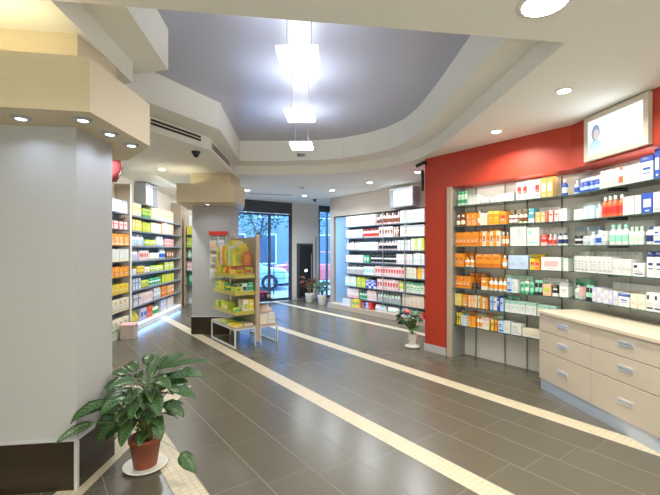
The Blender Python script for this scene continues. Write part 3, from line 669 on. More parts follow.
R3 = [
 [(346,375,'carton','white',('grey','pale pink','white'),.10,.20),(376,399,'bottle',('white','pink'),'brown',.09,.19),(400,424,'carton','white','pale green',.11,.21)],
 [(346,362,'carton','white','grey',.09,.16),(363,378,'bottle','white','red',.09,.16),(379,393,'carton','pale pink','brown',.08,.18,4),(394,399,'carton','brown','white',.09,.17),(400,424,'carton',('white','cream'),'grey',.11,.18)],
 [(346,358,'bottle','white','pale pink',.09,.17),(359,377,'carton','white','pale blue',.09,.15),(378,396,'bottle','pale pink','black',.085,.17),(397,410,'carton','white','grey',.09,.17),(411,424,'carton',('white','lime'),'cream',.09,.19)],
 [(346,363,'carton','white','pale pink',.09,.14),(364,369,'carton','green','white',.09,.14),(370,395,'jar','white','black',.09,.15),(396,412,'carton','white','pink',.09,.17),(413,424,'carton','white','pale green',.09,.19)],
 [(346,362,'bottle','white','grey',.09,.18),(363,374,'carton','white','mint',.09,.16),(375,404,'carton','pale pink','red',.08,.18,4),(406,416,'carton','cream','pale green',.09,.18),(417,424,'carton',('yellow','white'),'orange',.09,.19)],
 [(345,356,'carton','white','pale green',.10,.19),(357,365,'carton','lime','yellow',.12,.19),(366,376,'carton',('lavender','blue'),'blue',.09,.15),(377,398,'carton','pale pink','red',.08,.19,4),(399,403,'carton','lime','cream',.08,.17),(406,424,'carton',('cream','pale green'),'green',.09,.18)],
 [(347,358,'carton','white','pink',.10,.18),(359,366,'bottle','pale green','green',.09,.15),(367,376,'carton','pale pink','pink',.12,.18),(377,400,'bottle','pale green','grey',.085,.19),(402,424,'carton','cream','peach',.11,.19)],
 [(342,350,'carton','white','lavender',.12,.16),(352,359,'carton','yellow','green',.14,.17),(360,371,'carton',('red','navy','lavender'),'navy',.09,.14),(373,384,'pouch','white','pale blue',.22,.13),(385,397,'pouch','white','pale green',.24,.13),(399,410,'pouch','pale blue','blue',.22,.14),(411,424,'carton','red','blue',.12,.12)],
]
for i, r in enumerate(R3): row(F3, Z3[i], r, W3[i], G3, y=(-.10 if i < 7 else -.17), depth=.2, hs=1.3 if i < 7 else 1.1, rename='medicine_box')
area('shelf_fill_light', (*F3.p(1.6,-.45), 2.90), 3.0, 5.5, (1,.98,.95), rot=(math.radians(25),0,F3.ang), size_y=.1)  # added fill without a fitting, brightens the far products
# ------------------------------------------------------------------ left wall shelving
Z4 = [2.19, 1.90, 1.61, 1.33, 1.06, .77, .46, .12]
FL = Frame((wx(7.27)+.27, 7.27), (-.065, .998))
L4 = 2.98
def dark(z): return z
t = thing('wall_shelving', 'left wall shelving between two beige end panels, blue lined', 'shelving', (*FL.o, 0), FL.ang)
MB().box(0,L4,.245,.262,.0,2.45).build('back_panel', M_back2, t)
for z in Z4[:-1]: MB().box(0,L4,.0,.245,z-.028,z).build('shelf', mat('steel_blue_shelf', (.22,.25,.30), .4), t)
MB().box(0,L4,.0,.245,0,.12).build('plinth', M_white, t)
MB().box(-.045,-.0,-.0,.262,0,2.55+.2).build('end_panel', M_beige, t); MB().box(L4,L4+.045,-.0,.262,0,2.75).build('end_panel', M_beige, t)
MB().box(-.05,-.0,-.012,-.0005,0,2.75).build('edge_strip', M_white, t)
W4 = ['top shelf of left wall', 'second shelf of left wall', 'third shelf of left wall', 'fourth shelf of left wall', 'fifth shelf of left wall', 'sixth shelf of left wall', 'seventh shelf of left wall', 'bottom shelf of left wall']
G4 = 'goods on the left wall shelves'
R4 = [
 [(133,142,'carton','white','yellow',.13,.22),(143,151,'carton','lime','green',.14,.16),(152,161,'carton','cream','peach',.14,.22),(162,174,'carton','peach','cream',.15,.24)],
 [(133,142,'carton','yellow','cream',.13,.19),(143,151,'carton','lime','yellow',.14,.17),(152,161,'carton','cream','pale pink',.13,.19),(162,174,'carton',('peach','pale pink'),'cream',.15,.23)],
 [(133,145,'bottle','white','pale blue',.11,.21),(147,157,'jar','white','lime',.11,.12),(158,164,'spray_bottle','pale blue','white',.12,.2),(165,174,'carton','pink','coral',.15,.16)],
 [(133,139,'bottle','white','lavender',.11,.21),(140,149,'carton','pale pink','red',.12,.17),(150,160,'jar','white','cream',.12,.12),(161,166,'bottle','pale blue','blue',.12,.21),(167,174,'carton','brown','peach',.14,.17)],
 [(133,137,'carton','white','lavender',.12,.10),(138,145,'carton','yellow','gold',.14,.14),(146,151,'jar','peach','white',.12,.11),(152,164,'jar','white','lime',.12,.12),(165,174,'carton','lime','cream',.14,.16)],
 [(133,141,'carton','white','blue',.13,.19,2),(142,150,'jar','gold','lime',.12,.13),(151,162,'jar','white','green',.12,.14),(163,174,'carton','lime','yellow',.14,.17)],
 [(133,141,'carton','white','navy',.13,.19,2),(142,153,'carton','pale pink','pink',.12,.19),(154,161,'carton','white','grey',.14,.22),(162,167,'carton','orange','red',.14,.22),(168,174,'carton','peach','orange',.14,.20)],
 [(133,140,'pouch','lime','yellow',.15,.22),(141,147,'carton','lavender','blue',.12,.22),(148,153,'carton','coral','red',.12,.22),(154,160,'bottle','cream','green',.13,.2),(161,167,'carton','lavender','white',.13,.24),(168,174,'carton','pale pink','white',.15,.24)],
]
for i, r in enumerate(R4): row(FL, Z4[i], r, W4[i], G4, y=.015, depth=.16, rename='packet')
area('shelf_fill_light', (FL.p(1.5,-.5)[0], FL.p(1.5,-.5)[1], 2.9), 2.8, 12, (1,.97,.92), rot=(math.radians(25),0,FL.ang), size_y=.1)  # fill added in mid-air before the left wall goods
area('shelf_base_light', (*FL.p(1.45,-.03), .07), 2.7, 3, (.25,.5,1), rot=(-math.radians(60),0,FL.ang), size_y=.09)
MBp = MB().box(0,2.8,-.012,0,.085,.105)
o = MBp.build('light_strip', mat('blue_led_strip', (.8,.9,1), .5, emit=(.4,.65,1), estr=.7), t); o.location = (.08,0,0)
# nearer bay, seen past the pillar
FN = Frame((wx(5.2)+.27, 5.2), (-.065, .998))
t = thing('wall_shelving', 'left shelving bay just behind the large pillar edge', 'shelving', (*FN.o, 0), FN.ang)
MB().box(0,1.99,.245,.262,.0,2.45).build('back_panel', M_back2, t)
for z in Z4[:-1]: MB().box(0,1.99,.0,.245,z-.02,z).build('shelf', M_shelfmetal, t)
MB().box(0,1.99,.0,.245,0,.12).build('plinth', M_white, t)
WN = ['%s shelf just behind the pillar edge' % s for s in ('top','second','third','fourth','fifth','sixth','seventh','lowest')]
NC = [('white','grey'),('pale pink','red'),('orange','cream'),('white','cream'),('orange','yellow'),('yellow','orange'),('cream','gold'),('cream','green')]
for i, (c, a) in enumerate(NC):
    row(FN, Z4[i], [(.9, 1.95, 'carton', c, a, .16, (.2,.12,.18,.2,.16,.15,.2,.2)[i])], WN[i], G4, y=-.02 if i > 1 else .01, depth=.2, rename='packet')
# far-left bay facing the camera
FB = Frame((-4.02, 10.9), (1, 0))
t = thing('wall_shelving', 'narrow glass shelving with green goods left of the slim pillar', 'shelving', (-4.02,10.9,0), 0)
MB().box(0,1.0,.30,.32,0,2.5).build('back_panel', mat('pale_bright_panel', (.75,.82,.88), .4), t)
for z in (.55,.95,1.3,1.6,1.95): mb = MB(); poly_shelf(mb, [(0,0),(1.0,0),(1.0,.3),(0,.3)], z, .012); mb.build('shelf', [M_shelfglass, M_glassedge], t)
MB().box(-.03,0,0,.32,0,2.5).build('end_panel', M_beige, t)
WB = ['%s shelf of narrow far left bay' % s for s in ('top','second','third','fourth','lowest')]
for i, (z, c, a, k, h, wd) in enumerate([(1.95,'lime','yellow','carton',.22,.13),(1.6,'lime','green','carton',.24,.13),(1.3,'mint','white','bottle',.2,.1),(.95,'pink','white','carton',.22,.13),(.55,'green','mint','pouch',.32,.25)]):
    row(FB, z, [(.03,.62,k,(c,'pale green') if i in (1,2,3) else c,a,wd,h)], WB[i], G4, y=.06, depth=.18, rename='packet')
area('shelf_fill_light', (-3.5,10.7,2.88), .9, 6, (.95,.97,1), size_y=.1)  # unseen lamp added to brighten the narrow bay
# ------------------------------------------------------------------ display stand in the middle
SF = Frame(UV(2.47, 5.75), (.8, .6))       # x along D2, y along D1 (away)
t = thing('display_stand', 'double sided oak display stand on white metal legs full of yellow goods', 'display stand', (*SF.o, 0), SF.ang)
SW, SD = .76, 1.02; PX = .37
MB().box(PX,PX+.045,.04,SD-.04,.30,1.74).build('centre_panel', mat('olive_panel_face', (.36,.32,.22), .5), t)
MB().box(PX-.004,PX+.055,.0,.045,.06,1.78).build('end_panel', M_beige, t); MB().box(PX-.004,PX+.055,SD-.045,SD,.06,1.78).build('end_panel', M_beige, t)
M_wm = mat('white_metal', (.62,.62,.58), .4)
def uframe(x0, x1, y):
    mb = MB(); s = .022; mb.box(x0,x0+s,y,y+s,0,.30); mb.box(x1-s,x1,y,y+s,0,.30); mb.box(x0+s,x1-s,y,y+s,.278,.30); return mb
uframe(0,PX-.01,0).build('leg_frame', M_wm, t); uframe(0,PX-.01,SD-.022).build('leg_frame', M_wm, t)
uframe(PX+.06,SW,0).build('leg_frame', M_wm, t); uframe(PX+.06,SW,SD-.022).build('leg_frame', M_wm, t)
mb = MB(); mb.box(0,.022,.022,SD-.022,.278,.30); mb.box(SW-.022,SW,.022,SD-.022,.278,.30); mb.box(0,.022,.022,SD-.022,0,.02); mb.box(SW-.022,SW,.022,SD-.022,0,.02); mb.build('leg_rail', M_wm, t)
MB().box(0,PX-.006,0,SD,.302,.322).build('base_board', M_beige, t); MB().box(PX+.058,SW,0,SD,.302,.322).build('base_board', M_beige, t)
TR = [1.10,.83,.52]
for z in TR:
    mb = MB(); mb.box(.03,PX-.006,.05,SD-.05,z-.015,z); mb.box(.03,.036,.05,SD-.05,z,z+.05); mb.box(.036,PX-.006,.05,.056,z,z+.05); mb.build('tray', mat('yellow_tray', (.50,.44,.10), .45), t)
MB().box(.02,PX+.04,.03,.034,1.16,1.86).build('clear_sheet', M_clear, t)
mb = MB(); mb.box(PX+.06,SW-.04,.06,SD-.06,.70,.71); mb.build('side_shelf', M_dark, t)
GS = 'goods on the yellow display stand'
SO = Frame(SF.o, SF.x)
def stand_goods(z, items, where):
    """items: (x, y, w, h, d, kind, colour, accent)"""
    for i, (x, y, w_, h, d_, kind, c, a, *r) in enumerate(items):
        product(kind, w_, h, d_, c, a, (3, 4, 1, 0)[i%4], (*SF.p(x, y), z+.001), SF.ang+(r[0] if r else 0), f"{c} {KINDW[kind]} with {a} print, {ordinal(i+1)} item, {where}", GS)
def left_row(z, specs, where, x=.05):
    # facing left (-D2): rotate -90 so that the printed side looks along -x
    y = SD-.07; n = 0
    for (w_, h, kind, c, a) in specs:
        if y-w_ < .30: break
        n += 1
        o = product(kind, w_, h, .14, c, a, n % 6, (*SF.p(x, y), z+.001), SF.ang-math.pi/2, f"{c} {KINDW[kind]} with {a} print, {ordinal(n)} from back, {where}", GS)
        y -= w_+.006
left_row(TR[0], [(.13,.17,'carton','yellow','orange'),(.12,.17,'carton','lime','yellow'),(.14,.19,'pouch','orange','yellow'),(.13,.2,'pouch','yellow','red')], 'left side, upper tray, yellow stand')
stand_goods(TR[0], [(.045,.065,.14,.16,.2,'carton','yellow','red'),(.20,.065,.14,.16,.2,'carton','yellow','coral')], 'near end, upper tray, yellow stand')
stand_goods(TR[0]+.18, [(.03,.10,.15,.24,.07,'pouch','yellow','lime',.04),(.195,.10,.15,.22,.07,'pouch','coral','orange',-.04),(.03,.19,.15,.28,.07,'pouch','lime','yellow'),(.195,.19,.15,.30,.07,'pouch','yellow','orange',.05),
 (.03,.29,.15,.32,.07,'pouch','clear','lime',.04),(.195,.29,.15,.36,.07,'pouch','yellow','red',-.04),(.03,.40,.15,.33,.07,'pouch','lime','green'),(.195,.40,.15,.40,.07,'pouch','cream','yellow',.05),(.03,.52,.15,.32,.07,'pouch','orange','yellow',.05),(.195,.52,.15,.42,.07,'pouch','yellow','pink'),
 (.03,.66,.15,.36,.07,'pouch','clear','yellow'),(.195,.66,.15,.42,.07,'pouch','lime','yellow',.05),(.03,.80,.15,.30,.07,'pouch','yellow','green'),(.195,.80,.15,.38,.07,'pouch','cream','lime',.05)], 'heap on top of yellow stand')
left_row(TR[1], [(.13,.16,'carton','lime','green'),(.13,.18,'carton','yellow','lime'),(.13,.16,'carton','lime','yellow'),(.13,.17,'jar','yellow','green')], 'left side, middle tray, yellow stand')
stand_goods(TR[1], [(.045,.065,.10,.16,.2,'carton','lime','black'),(.15,.065,.09,.17,.2,'carton','pale green','navy'),(.25,.065,.10,.19,.2,'carton','green','mint')], 'near end, middle tray, yellow stand')
left_row(TR[2], [(.13,.14,'carton','lime','yellow'),(.13,.15,'pouch','lime','green'),(.13,.16,'carton','yellow','lime'),(.13,.14,'carton','lime','cream')], 'left side, lower tray, yellow stand')
stand_goods(TR[2], [(.04,.065,.12,.10,.2,'pouch','lime','green'),(.17,.065,.09,.22,.2,'carton','cream','lime'),(.265,.065,.09,.22,.2,'carton','yellow','cream')], 'near end, lower tray, yellow stand')
stand_goods(.322, [(.02,.10,.16,.035,.24,'carton','yellow','lime'),(.20,.08,.15,.03,.22,'carton','cream','pink'),(.02,.42,.17,.04,.24,'carton','lime','green'),(.20,.36,.14,.04,.26,'carton','green','yellow')], 'flat on the stand\'s low left board')
stand_goods(.322, [(.45,.03,.13,.17,.25,'carton','cream','white'),(.59,.03,.13,.17,.25,'carton','white','cream'),(.45,.34,.27,.16,.3,'carton','cream','grey')], 'low right board of stand')
# soft hat-like bag and wire rack on the right side
t = tag(MB().lathe([(.13,0),(.145,.02),(.135,.05),(.09,.085),(.075,.12),(.04,.135),(.005,.14)], 0, 0, 24, sx=1, sy=1.2).build('folded_bag', noise_tint(mat('beige_canvas', (.55,.42,.34), .9), 20, .25), loc=(*SF.p(.60,.20), .495)), 'soft beige bag lying on the white cartons right of stand', 'bag')
t = thing('wire_basket', 'small black wire basket with dark goods right of the stand panel', 'basket', (*SF.p(.60,.22), .712), SF.ang)
mb = MB()
for z in (0.005,.10,.20):
    for a, b in (((-.13,-.12),(.13,-.12)),((.13,-.12),(.13,.12)),((.13,.12),(-.13,.12)),((-.13,.12),(-.13,-.12))): mb.tube([(*a,z),(*b,z)], .004, seg=6)
for x, y in ((-.13,-.12),(.13,-.12),(.13,.12),(-.13,.12),(0,-.12),(0,.12)): mb.tube([(x,y,0),(x,y,.34 if abs(x) > .1 else .2)], .004, seg=6)
mb.build('wire_frame', M_black, t)
MB().box(-.12,.12,-.11,.11,.0,.008).build('bottom', M_black, t)
stand_goods(.722, [(.50,.13,.09,.13,.15,'carton','navy','red'),(.61,.13,.09,.10,.15,'carton','brown','grey')], 'inside the black wire basket')
# hanging rack with red header on the slim pillar
t = thing('card_rack', 'hanging rack with red header board on the slim pillar face', 'rack', (-2.02, 7.13, 1.0), 0)
MB().box(-.165,.165,-.05,.0,.80,.87).build('header_board', pm('red', (.7,.04,.03)), t)
mb = MB()
for x in (-.15,0,.15): mb.tube([(x,-.03,.0),(x,-.03,.82)], .005, seg=6)
for z in (.05,.3,.55,.76): mb.tube([(-.15,-.03,z),(.15,-.03,z)], .005, seg=6)
mb.build('wire_frame', M_chrome, t)
for i, (x, z) in enumerate([(-.11,.52),(.03,.53),(-.10,.27),(.04,.26),(-.11,.02),(.03,.03)]):
    product('pouch', .12, .19, .035, ('clear','white','cream','white','clear','pale green')[i], ('peach','lavender','grey','mint','lavender','green')[i], 0, (-2.02+x-.03, 7.06-.005, 1.0+z), 0, f"sachet with {('peach','lavender','grey','mint','lavender','green')[i]} print, {ordinal(i+1)} on the red header rack", 'sachets on the red header rack')
# ------------------------------------------------------------------ decoration behind the large pillar
t = thing('hanging_ornament', 'round red and pink hanging ornament high behind the pillar canopy', 'ornament', (-3.07, 5.5, 2.93))
mb = MB(); R = .2; OS = .78
mb.lathe([(a_*OS, b_) for a_, b_ in [(.01,-.02-2*R),(.10,-.05-1.9*R),(.17,-.02-1.5*R),(.20,-.02-R),(.17,-.02-.5*R),(.10,-.02-.12*R),(.01,-.02)]], 0, 0, 20, 0)
mb.build('globe', noise_tint(mat('red_pink_paper', (.52,.10,.13), .7), 12, .6), t)
mb = MB()
for k in range(6):
    a = k*math.pi/3; mb.tube([(math.cos(a)*r_*OS, math.sin(a)*r_*OS, z_) for r_, z_ in ((.02,-.02),(.105,-.04),(.176,-.12),(.207,-.22),(.176,-.32),(.10,-.40))], .008, seg=6)
mb.build('ribs', pm('pale pink', (1,1,1)), t)
t = tag(MB().box(-.11,.11,-.12,.12,0,.22).box(-.12,.12,-.13,.13,.22,.25,1).build('storage_box', [noise_tint(mat('patterned_cloth', (.55,.46,.42), .9), 30, .35), pm('pink',(1,1,1))], loc=(-3.50,6.85,0.0), rotz=.2, bevel=.006), 'patterned cloth box on the floor at the left shelf end', 'box')
# ------------------------------------------------------------------ dispenser by the entrance
X0 = DX((304-330)/FOC*12.12)
t = thing('dispenser', 'tall black wall machine right of the entrance door', 'machine', (*DL(X0), 0), ANG2)
MB().box(-.27,.27,-.10,-.005,.06,1.72).build('cabinet', M_darkgrey, t)
MB().box(-.22,.22,-.108,-.101,.12,1.66).build('glass_front', mat('black_gloss', (.01,.012,.016), .08), t)
MB().box(.19,.21,-.125,-.109,.5,1.4).build('pull_handle', M_steel, t)
MB().box(-.03,.03,-.112,-.1085,.86,.92).build('display', M_led, t)
t = thing('door_post', 'pale slim post between the black machine and narrow window', 'post', (*DL(DX(-.46)), 0), ANG2)
MB().box(-.02,.02,-.07,-.005,0,1.92).box(-.035,.035,-.08,-.004,0,.03).build('post_body', M_steel, t)
# ------------------------------------------------------------------ plants
def leaf_mat(name, dark, lightc, veins=9, strength=.75):
    m = bpy.data.materials.new(name); m.use_nodes = True; nt = m.node_tree; b = nt.nodes['Principled BSDF']
    uv = nt.nodes.new('ShaderNodeUVMap'); sp = nt.nodes.new('ShaderNodeSeparateXYZ'); nt.links.new(uv.outputs[0], sp.inputs[0])
    ab = nt.nodes.new('ShaderNodeMath'); ab.operation = 'ABSOLUTE'; nt.links.new(sp.outputs[0], ab.inputs[0])
    ml = nt.nodes.new('ShaderNodeMath'); ml.operation = 'MULTIPLY_ADD'; ml.inputs[1].default_value = -.16; nt.links.new(ab.outputs[0], ml.inputs[0]); nt.links.new(sp.outputs[1], ml.inputs[2])
    fr = nt.nodes.new('ShaderNodeMath'); fr.operation = 'MULTIPLY'; fr.inputs[1].default_value = veins*2*math.pi; nt.links.new(ml.outputs[0], fr.inputs[0])
    sn = nt.nodes.new('ShaderNodeMath'); sn.operation = 'SINE'; nt.links.new(fr.outputs[0], sn.inputs[0])
    mr = nt.nodes.new('ShaderNodeMapRange'); mr.inputs[1].default_value = -.1; mr.inputs[2].default_value = .9; mr.inputs[3].default_value = 0; mr.inputs[4].default_value = strength; nt.links.new(sn.outputs[0], mr.inputs[0])
    ed = nt.nodes.new('ShaderNodeMapRange'); ed.inputs[1].default_value = .95; ed.inputs[2].default_value = .55; ed.inputs[3].default_value = 0; ed.inputs[4].default_value = 1; nt.links.new(ab.outputs[0], ed.inputs[0])
    mu = nt.nodes.new('ShaderNodeMath'); mu.operation = 'MULTIPLY'; nt.links.new(mr.outputs[0], mu.inputs[0]); nt.links.new(ed.outputs[0], mu.inputs[1])
    mx = nt.nodes.new('ShaderNodeMix'); mx.data_type = 'RGBA'; mx.inputs[6].default_value = (*dark,1); mx.inputs[7].default_value = (*lightc,1)
    nt.links.new(mu.outputs[0], mx.inputs[0]); nt.links.new(mx.outputs[2], b.inputs['Base Color']); b.inputs['Roughness'].default_value = .35
    return m
M_leaf = leaf_mat('striped_calathea_leaf', (.018,.056,.012), (.10,.19,.055))
M_leaf2 = leaf_mat('plain_green_leaf', (.045,.13,.045), (.10,.22,.08), 6, .5)
M_leafr = leaf_mat('dark_red_leaf', (.20,.05,.04), (.35,.16,.08), 6, .5)
LW = 1.12
class Leaves:
    def __init__(s): s.v = []; s.f = []; s.uv = []
    def leaf(s, p, az, L, Wd, el0, el1, roll=0, n=9, fold=.22):
        """starts at p heading az, elevation bends from el0 to el1 along length L"""
        p = Vector(p); b = len(s.v); ds = L/n; pts = []
        for i in range(n+1):
            t = i/n; el = el0+(el1-el0)*t
            d = Vector((math.cos(az)*math.cos(el), math.sin(az)*math.cos(el), math.sin(el)))
            side = Vector((-math.sin(az), math.cos(az), 0)); up = side.cross(d)*-1
            side2 = side*math.cos(roll)+up*math.sin(roll); up2 = up*math.cos(roll)-side*math.sin(roll)
            wv = Wd*.5*LW*(math.sin(math.pi*min(1, t**.75))**.8)*(1-.12*t)+.0012
            for k, sx in enumerate((-1,-.5,0,.5,1)):
                s.v.append(tuple(p+side2*wv*sx+up2*abs(sx)*wv*fold+up2*.12*wv*math.sin(t*18)*abs(sx)))
                s.uv.append((sx, t))
            p = p+d*ds
        for i in range(n):
            for k in range(4):
                a = b+i*5+k; s.f.append((a, a+1, a+6, a+5))
    def build(s, name, m, parent):
        me = bpy.data.meshes.new(name); me.from_pydata(s.v, [], s.f); l = me.uv_layers.new(name='UVMap')
        for lp in me.loops: l.data[lp.index].uv = s.uv[lp.vertex_index]
        me.materials.append(m)
        for p in me.polygons: p.use_smooth = True
        o = bpy.data.objects.new(name, me); COL.objects.link(o); o.parent = parent
        sd = o.modifiers.new('thick', 'SOLIDIFY'); sd.thickness = .0012
        return o
def pot(parent, r0, r1, h, m, rim=True, z0=0):
    prof = [(r0*.97,z0),(r0,z0+.004),(r1*.96,z0+h*.84)]
    if rim: prof += [(r1*1.04,z0+h*.85),(r1*1.05,z0+h*.985),(r1*1.03,z0+h),(r1*.93,z0+h),(r1*.90,z0+h*.9)]
    else: prof += [(r1,z0+h),(r1*.93,z0+h),(r1*.9,z0+h*.9)]
    MB().lathe(prof, 0, 0, 32).build('pot', m, parent)
    MB().lathe([(r1*.91,z0+h*.86),(r1*.5,z0+h*.9),(.002,z0+h*.91)], 0, 0, 24).build('soil', noise_tint(mat('potting_soil', (.03,.018,.01), .95), 60, .5), parent)
M_terra = noise_tint(mat('terracotta', (.24,.062,.022), .55), 8, .12)
px_, py_ = -1.315, 2.80
s = tag(MB().lathe([(.11,.012),(.132,.016),(.146,.030),(.149,.033),(.141,.034),(.125,.024),(.02,.022)], 0, 0, 40).build('plant_saucer', mat('white_ceramic', (.78,.78,.72), .3), loc=(px_,py_,0)), 'white saucer under the terracotta pot by the large pillar', 'saucer')
s.location.z = -.010
t = thing('potted_calathea', 'leafy striped calathea in a terracotta pot beside the large pillar', 'potted plant', (px_, py_, .0155))
pot(t, .078, .108, .205, M_terra)
lv = Leaves(); st = MB(); rg = random.Random(12)
def frond(az, reach, top, L, Wd, el0, el1, base=(0,0), roll=0, stem_r=.0035):
    if -2.75 < az < -2.15: az = -2.36-.1*(az+2.45)
    elif math.cos(az) < -.1:                                   # keep clear of the pillar face
        k_ = min(1, .285/abs(math.cos(az))/(reach+L*.85)); reach *= k_; L *= max(k_, .6)
    b = Vector((base[0], base[1], .19)); e = Vector((math.cos(az)*reach, math.sin(az)*reach, top))
    mid = b.lerp(e, .5)+Vector((-math.cos(az)*reach*.12, -math.sin(az)*reach*.12, .06))
    pts = [(b*(1-k)*(1-k)+mid*2*k*(1-k)+e*k*k) for k in (0,.25,.5,.75,1)]
    st.tube(pts, stem_r, seg=6, r2=stem_r*.6)
    lv.leaf(pts[-1], az, L, Wd, el0, el1, roll)
PI = math.pi
# hand placed outer leaves: azimuth 0 = picture right, pi/2 = away, pi = left, -pi/2 = towards the camera
HL = [(-2.95,.26,.42,.26,.085,.1,-1.0),(-2.75,.33,.38,.26,.08,-.1,-1.1),(3.1,.24,.56,.25,.09,.3,-.7),(-2.5,.22,.50,.26,.095,.2,-.9),(2.8,.26,.62,.24,.08,.3,-.5),
      (.1,.12,.68,.34,.04,.35,-.15),(.25,.16,.60,.27,.09,.4,-.6),(-.3,.20,.56,.23,.09,.1,-.6),(-.9,.16,.52,.22,.10,.2,-.9),(-1.4,.12,.50,.22,.11,.3,-.9),(-1.9,.16,.54,.22,.10,.3,-.9),
      (1.2,.12,.64,.22,.085,.6,-.2),(1.9,.14,.66,.22,.085,.6,-.3),(2.4,.16,.62,.22,.085,.5,-.5),(-1.1,.07,.62,.22,.10,.6,-.5),(-2.1,.07,.60,.22,.10,.5,-.6),(.6,.10,.66,.20,.08,.8,.0),
      (-.6,.09,.60,.22,.10,.5,-.7),(-1.6,.17,.38,.18,.095,-.2,-1.2),(-.8,.16,.36,.16,.085,-.2,-1.2),(-2.3,.18,.36,.18,.08,-.3,-1.3),(-.1,.14,.42,.17,.08,0,-1.0),(.9,.14,.5,.18,.08,.2,-.6),
      (-1.3,.10,.28,.13,.07,.0,-1.0),(-2.8,.14,.30,.15,.065,-.2,-1.3),(2.9,.16,.44,.18,.075,0,-1.0),(-1.75,.08,.45,.2,.10,.1,-1.0),(1.5,.05,.60,.2,.07,1.0,.4)]
for i, (az, reach, top, L, Wd, e0, e1) in enumerate(HL):
    sidey = abs(math.cos(az)); sg = -1 if math.cos(az) < 0 else 1
    frond(az, reach, top, L, Wd, e0, e1, base=(rg.uniform(-.03,.03), rg.uniform(-.03,.03)), roll=sg*sidey*rg.uniform(.35,.9)+(1-sidey)*rg.uniform(-.45,.45))
for i in range(46):
    az = rg.uniform(-PI, PI); frond(az, rg.uniform(.03,.14), rg.uniform(.30,.6), rg.uniform(.13,.2), rg.uniform(.06,.09), rg.uniform(0,.7), rg.uniform(-1,-.3), base=(rg.uniform(-.04,.04), rg.uniform(-.04,.04)), roll=rg.uniform(-.6,.6))
# low drooping leaves either side
frond(-2.45,.33,.40,.22,.055,-.1,-.6, roll=-.8); frond(-2.3,.22,.50,.20,.08,.1,-.7, roll=-.7); frond(-.5,.36,.17,.17,.09,-.5,-.7, roll=.55, stem_r=.002)
lv.build('foliage', M_leaf, t)
for k in range(9):
    a = k*.7; st.tube([(.03*math.cos(a),.03*math.sin(a),.185),(.02*math.cos(a+1),.02*math.sin(a+1),.30),(.035*math.cos(a),.035*math.sin(a),.40)], .006, seg=6, r2=.003)
st.build('stems', mat('plant_stem', (.14,.17,.04), .5), t)
def bush(name, label, x, y, potr, poth, potm, H, spread, n, ml, L, Wd, seed, z0=0, lean=0, flowers=0):
    t = thing(name, label, 'potted plant', (x, y, z0)); pot(t, potr*.78, potr, poth, potm, rim=False)
    lv = Leaves(); st = MB(); r = random.Random(seed)
    for i in range(n):
        az = r.uniform(-PI, PI); rr = spread*r.uniform(.2,1); tp = poth+H*r.uniform(.25,1)
        b = Vector((0,0,poth*.88)); e = Vector((math.cos(az)*rr+lean, math.sin(az)*rr, tp)); m_ = b.lerp(e,.5)+Vector((0,0,H*.12))
        pts = [b*(1-k)*(1-k)+m_*2*k*(1-k)+e*k*k for k in (0,.33,.66,1)]
        st.tube(pts, .005, seg=5, r2=.003); lv.leaf(pts[-1], az, L*r.uniform(.7,1.2), Wd*r.uniform(.8,1.2), r.uniform(0,.8), r.uniform(-1.2,-.3), r.uniform(-.6,.6), n=6)
    lv.build('foliage', ml, t); st.build('stems', mat('plant_stem', (.14,.17,.04), .5), t)
    if flowers:
        fb = MB()
        for k in range(flowers): 
            az = r.uniform(-PI,PI); fb.lathe([(.003,0),(.035,.02),(.045,.045),(.02,.06)], math.cos(az)*spread*.5+lean, math.sin(az)*spread*.5, 8, 0); 
            for q_ in range(-32,0): pass
        fb.build('flowers', pm('coral', (1,1,1)), t, loc=(0,0,poth+H*.9))
    return t
M_potw = mat('pale_ceramic', (.72,.68,.60), .35)
bush('potted_plant', 'bushy green plant in a pale pot at the red wall end', 1.30, 6.20, .07, .17, M_potw, .34, .13, 46, M_leaf2, .13, .09, 5, z0=.055, lean=-.04, flowers=2)
tag(MB().lathe([(.06,0),(.11,.008),(.12,.03),(.06,.05),(.055,.053)], 0, 0, 24).build('plant_saucer', mat('white_ceramic', (.78,.78,.72)), loc=(1.30,6.20,0)), 'white dish under the plant at the red wall end', 'saucer')
bush('potted_plant', 'reddish plant in a pale pot in front of the black machine', -.60, 11.50, .13, .26, M_potw, .42, .16, 34, M_leafr, .2, .09, 8)
bush('potted_plant', 'grey green plant in a pale pot below the narrow window', -.22, 11.0, .13, .27, M_potw, .40, .15, 38, M_leaf2, .17, .07, 9)
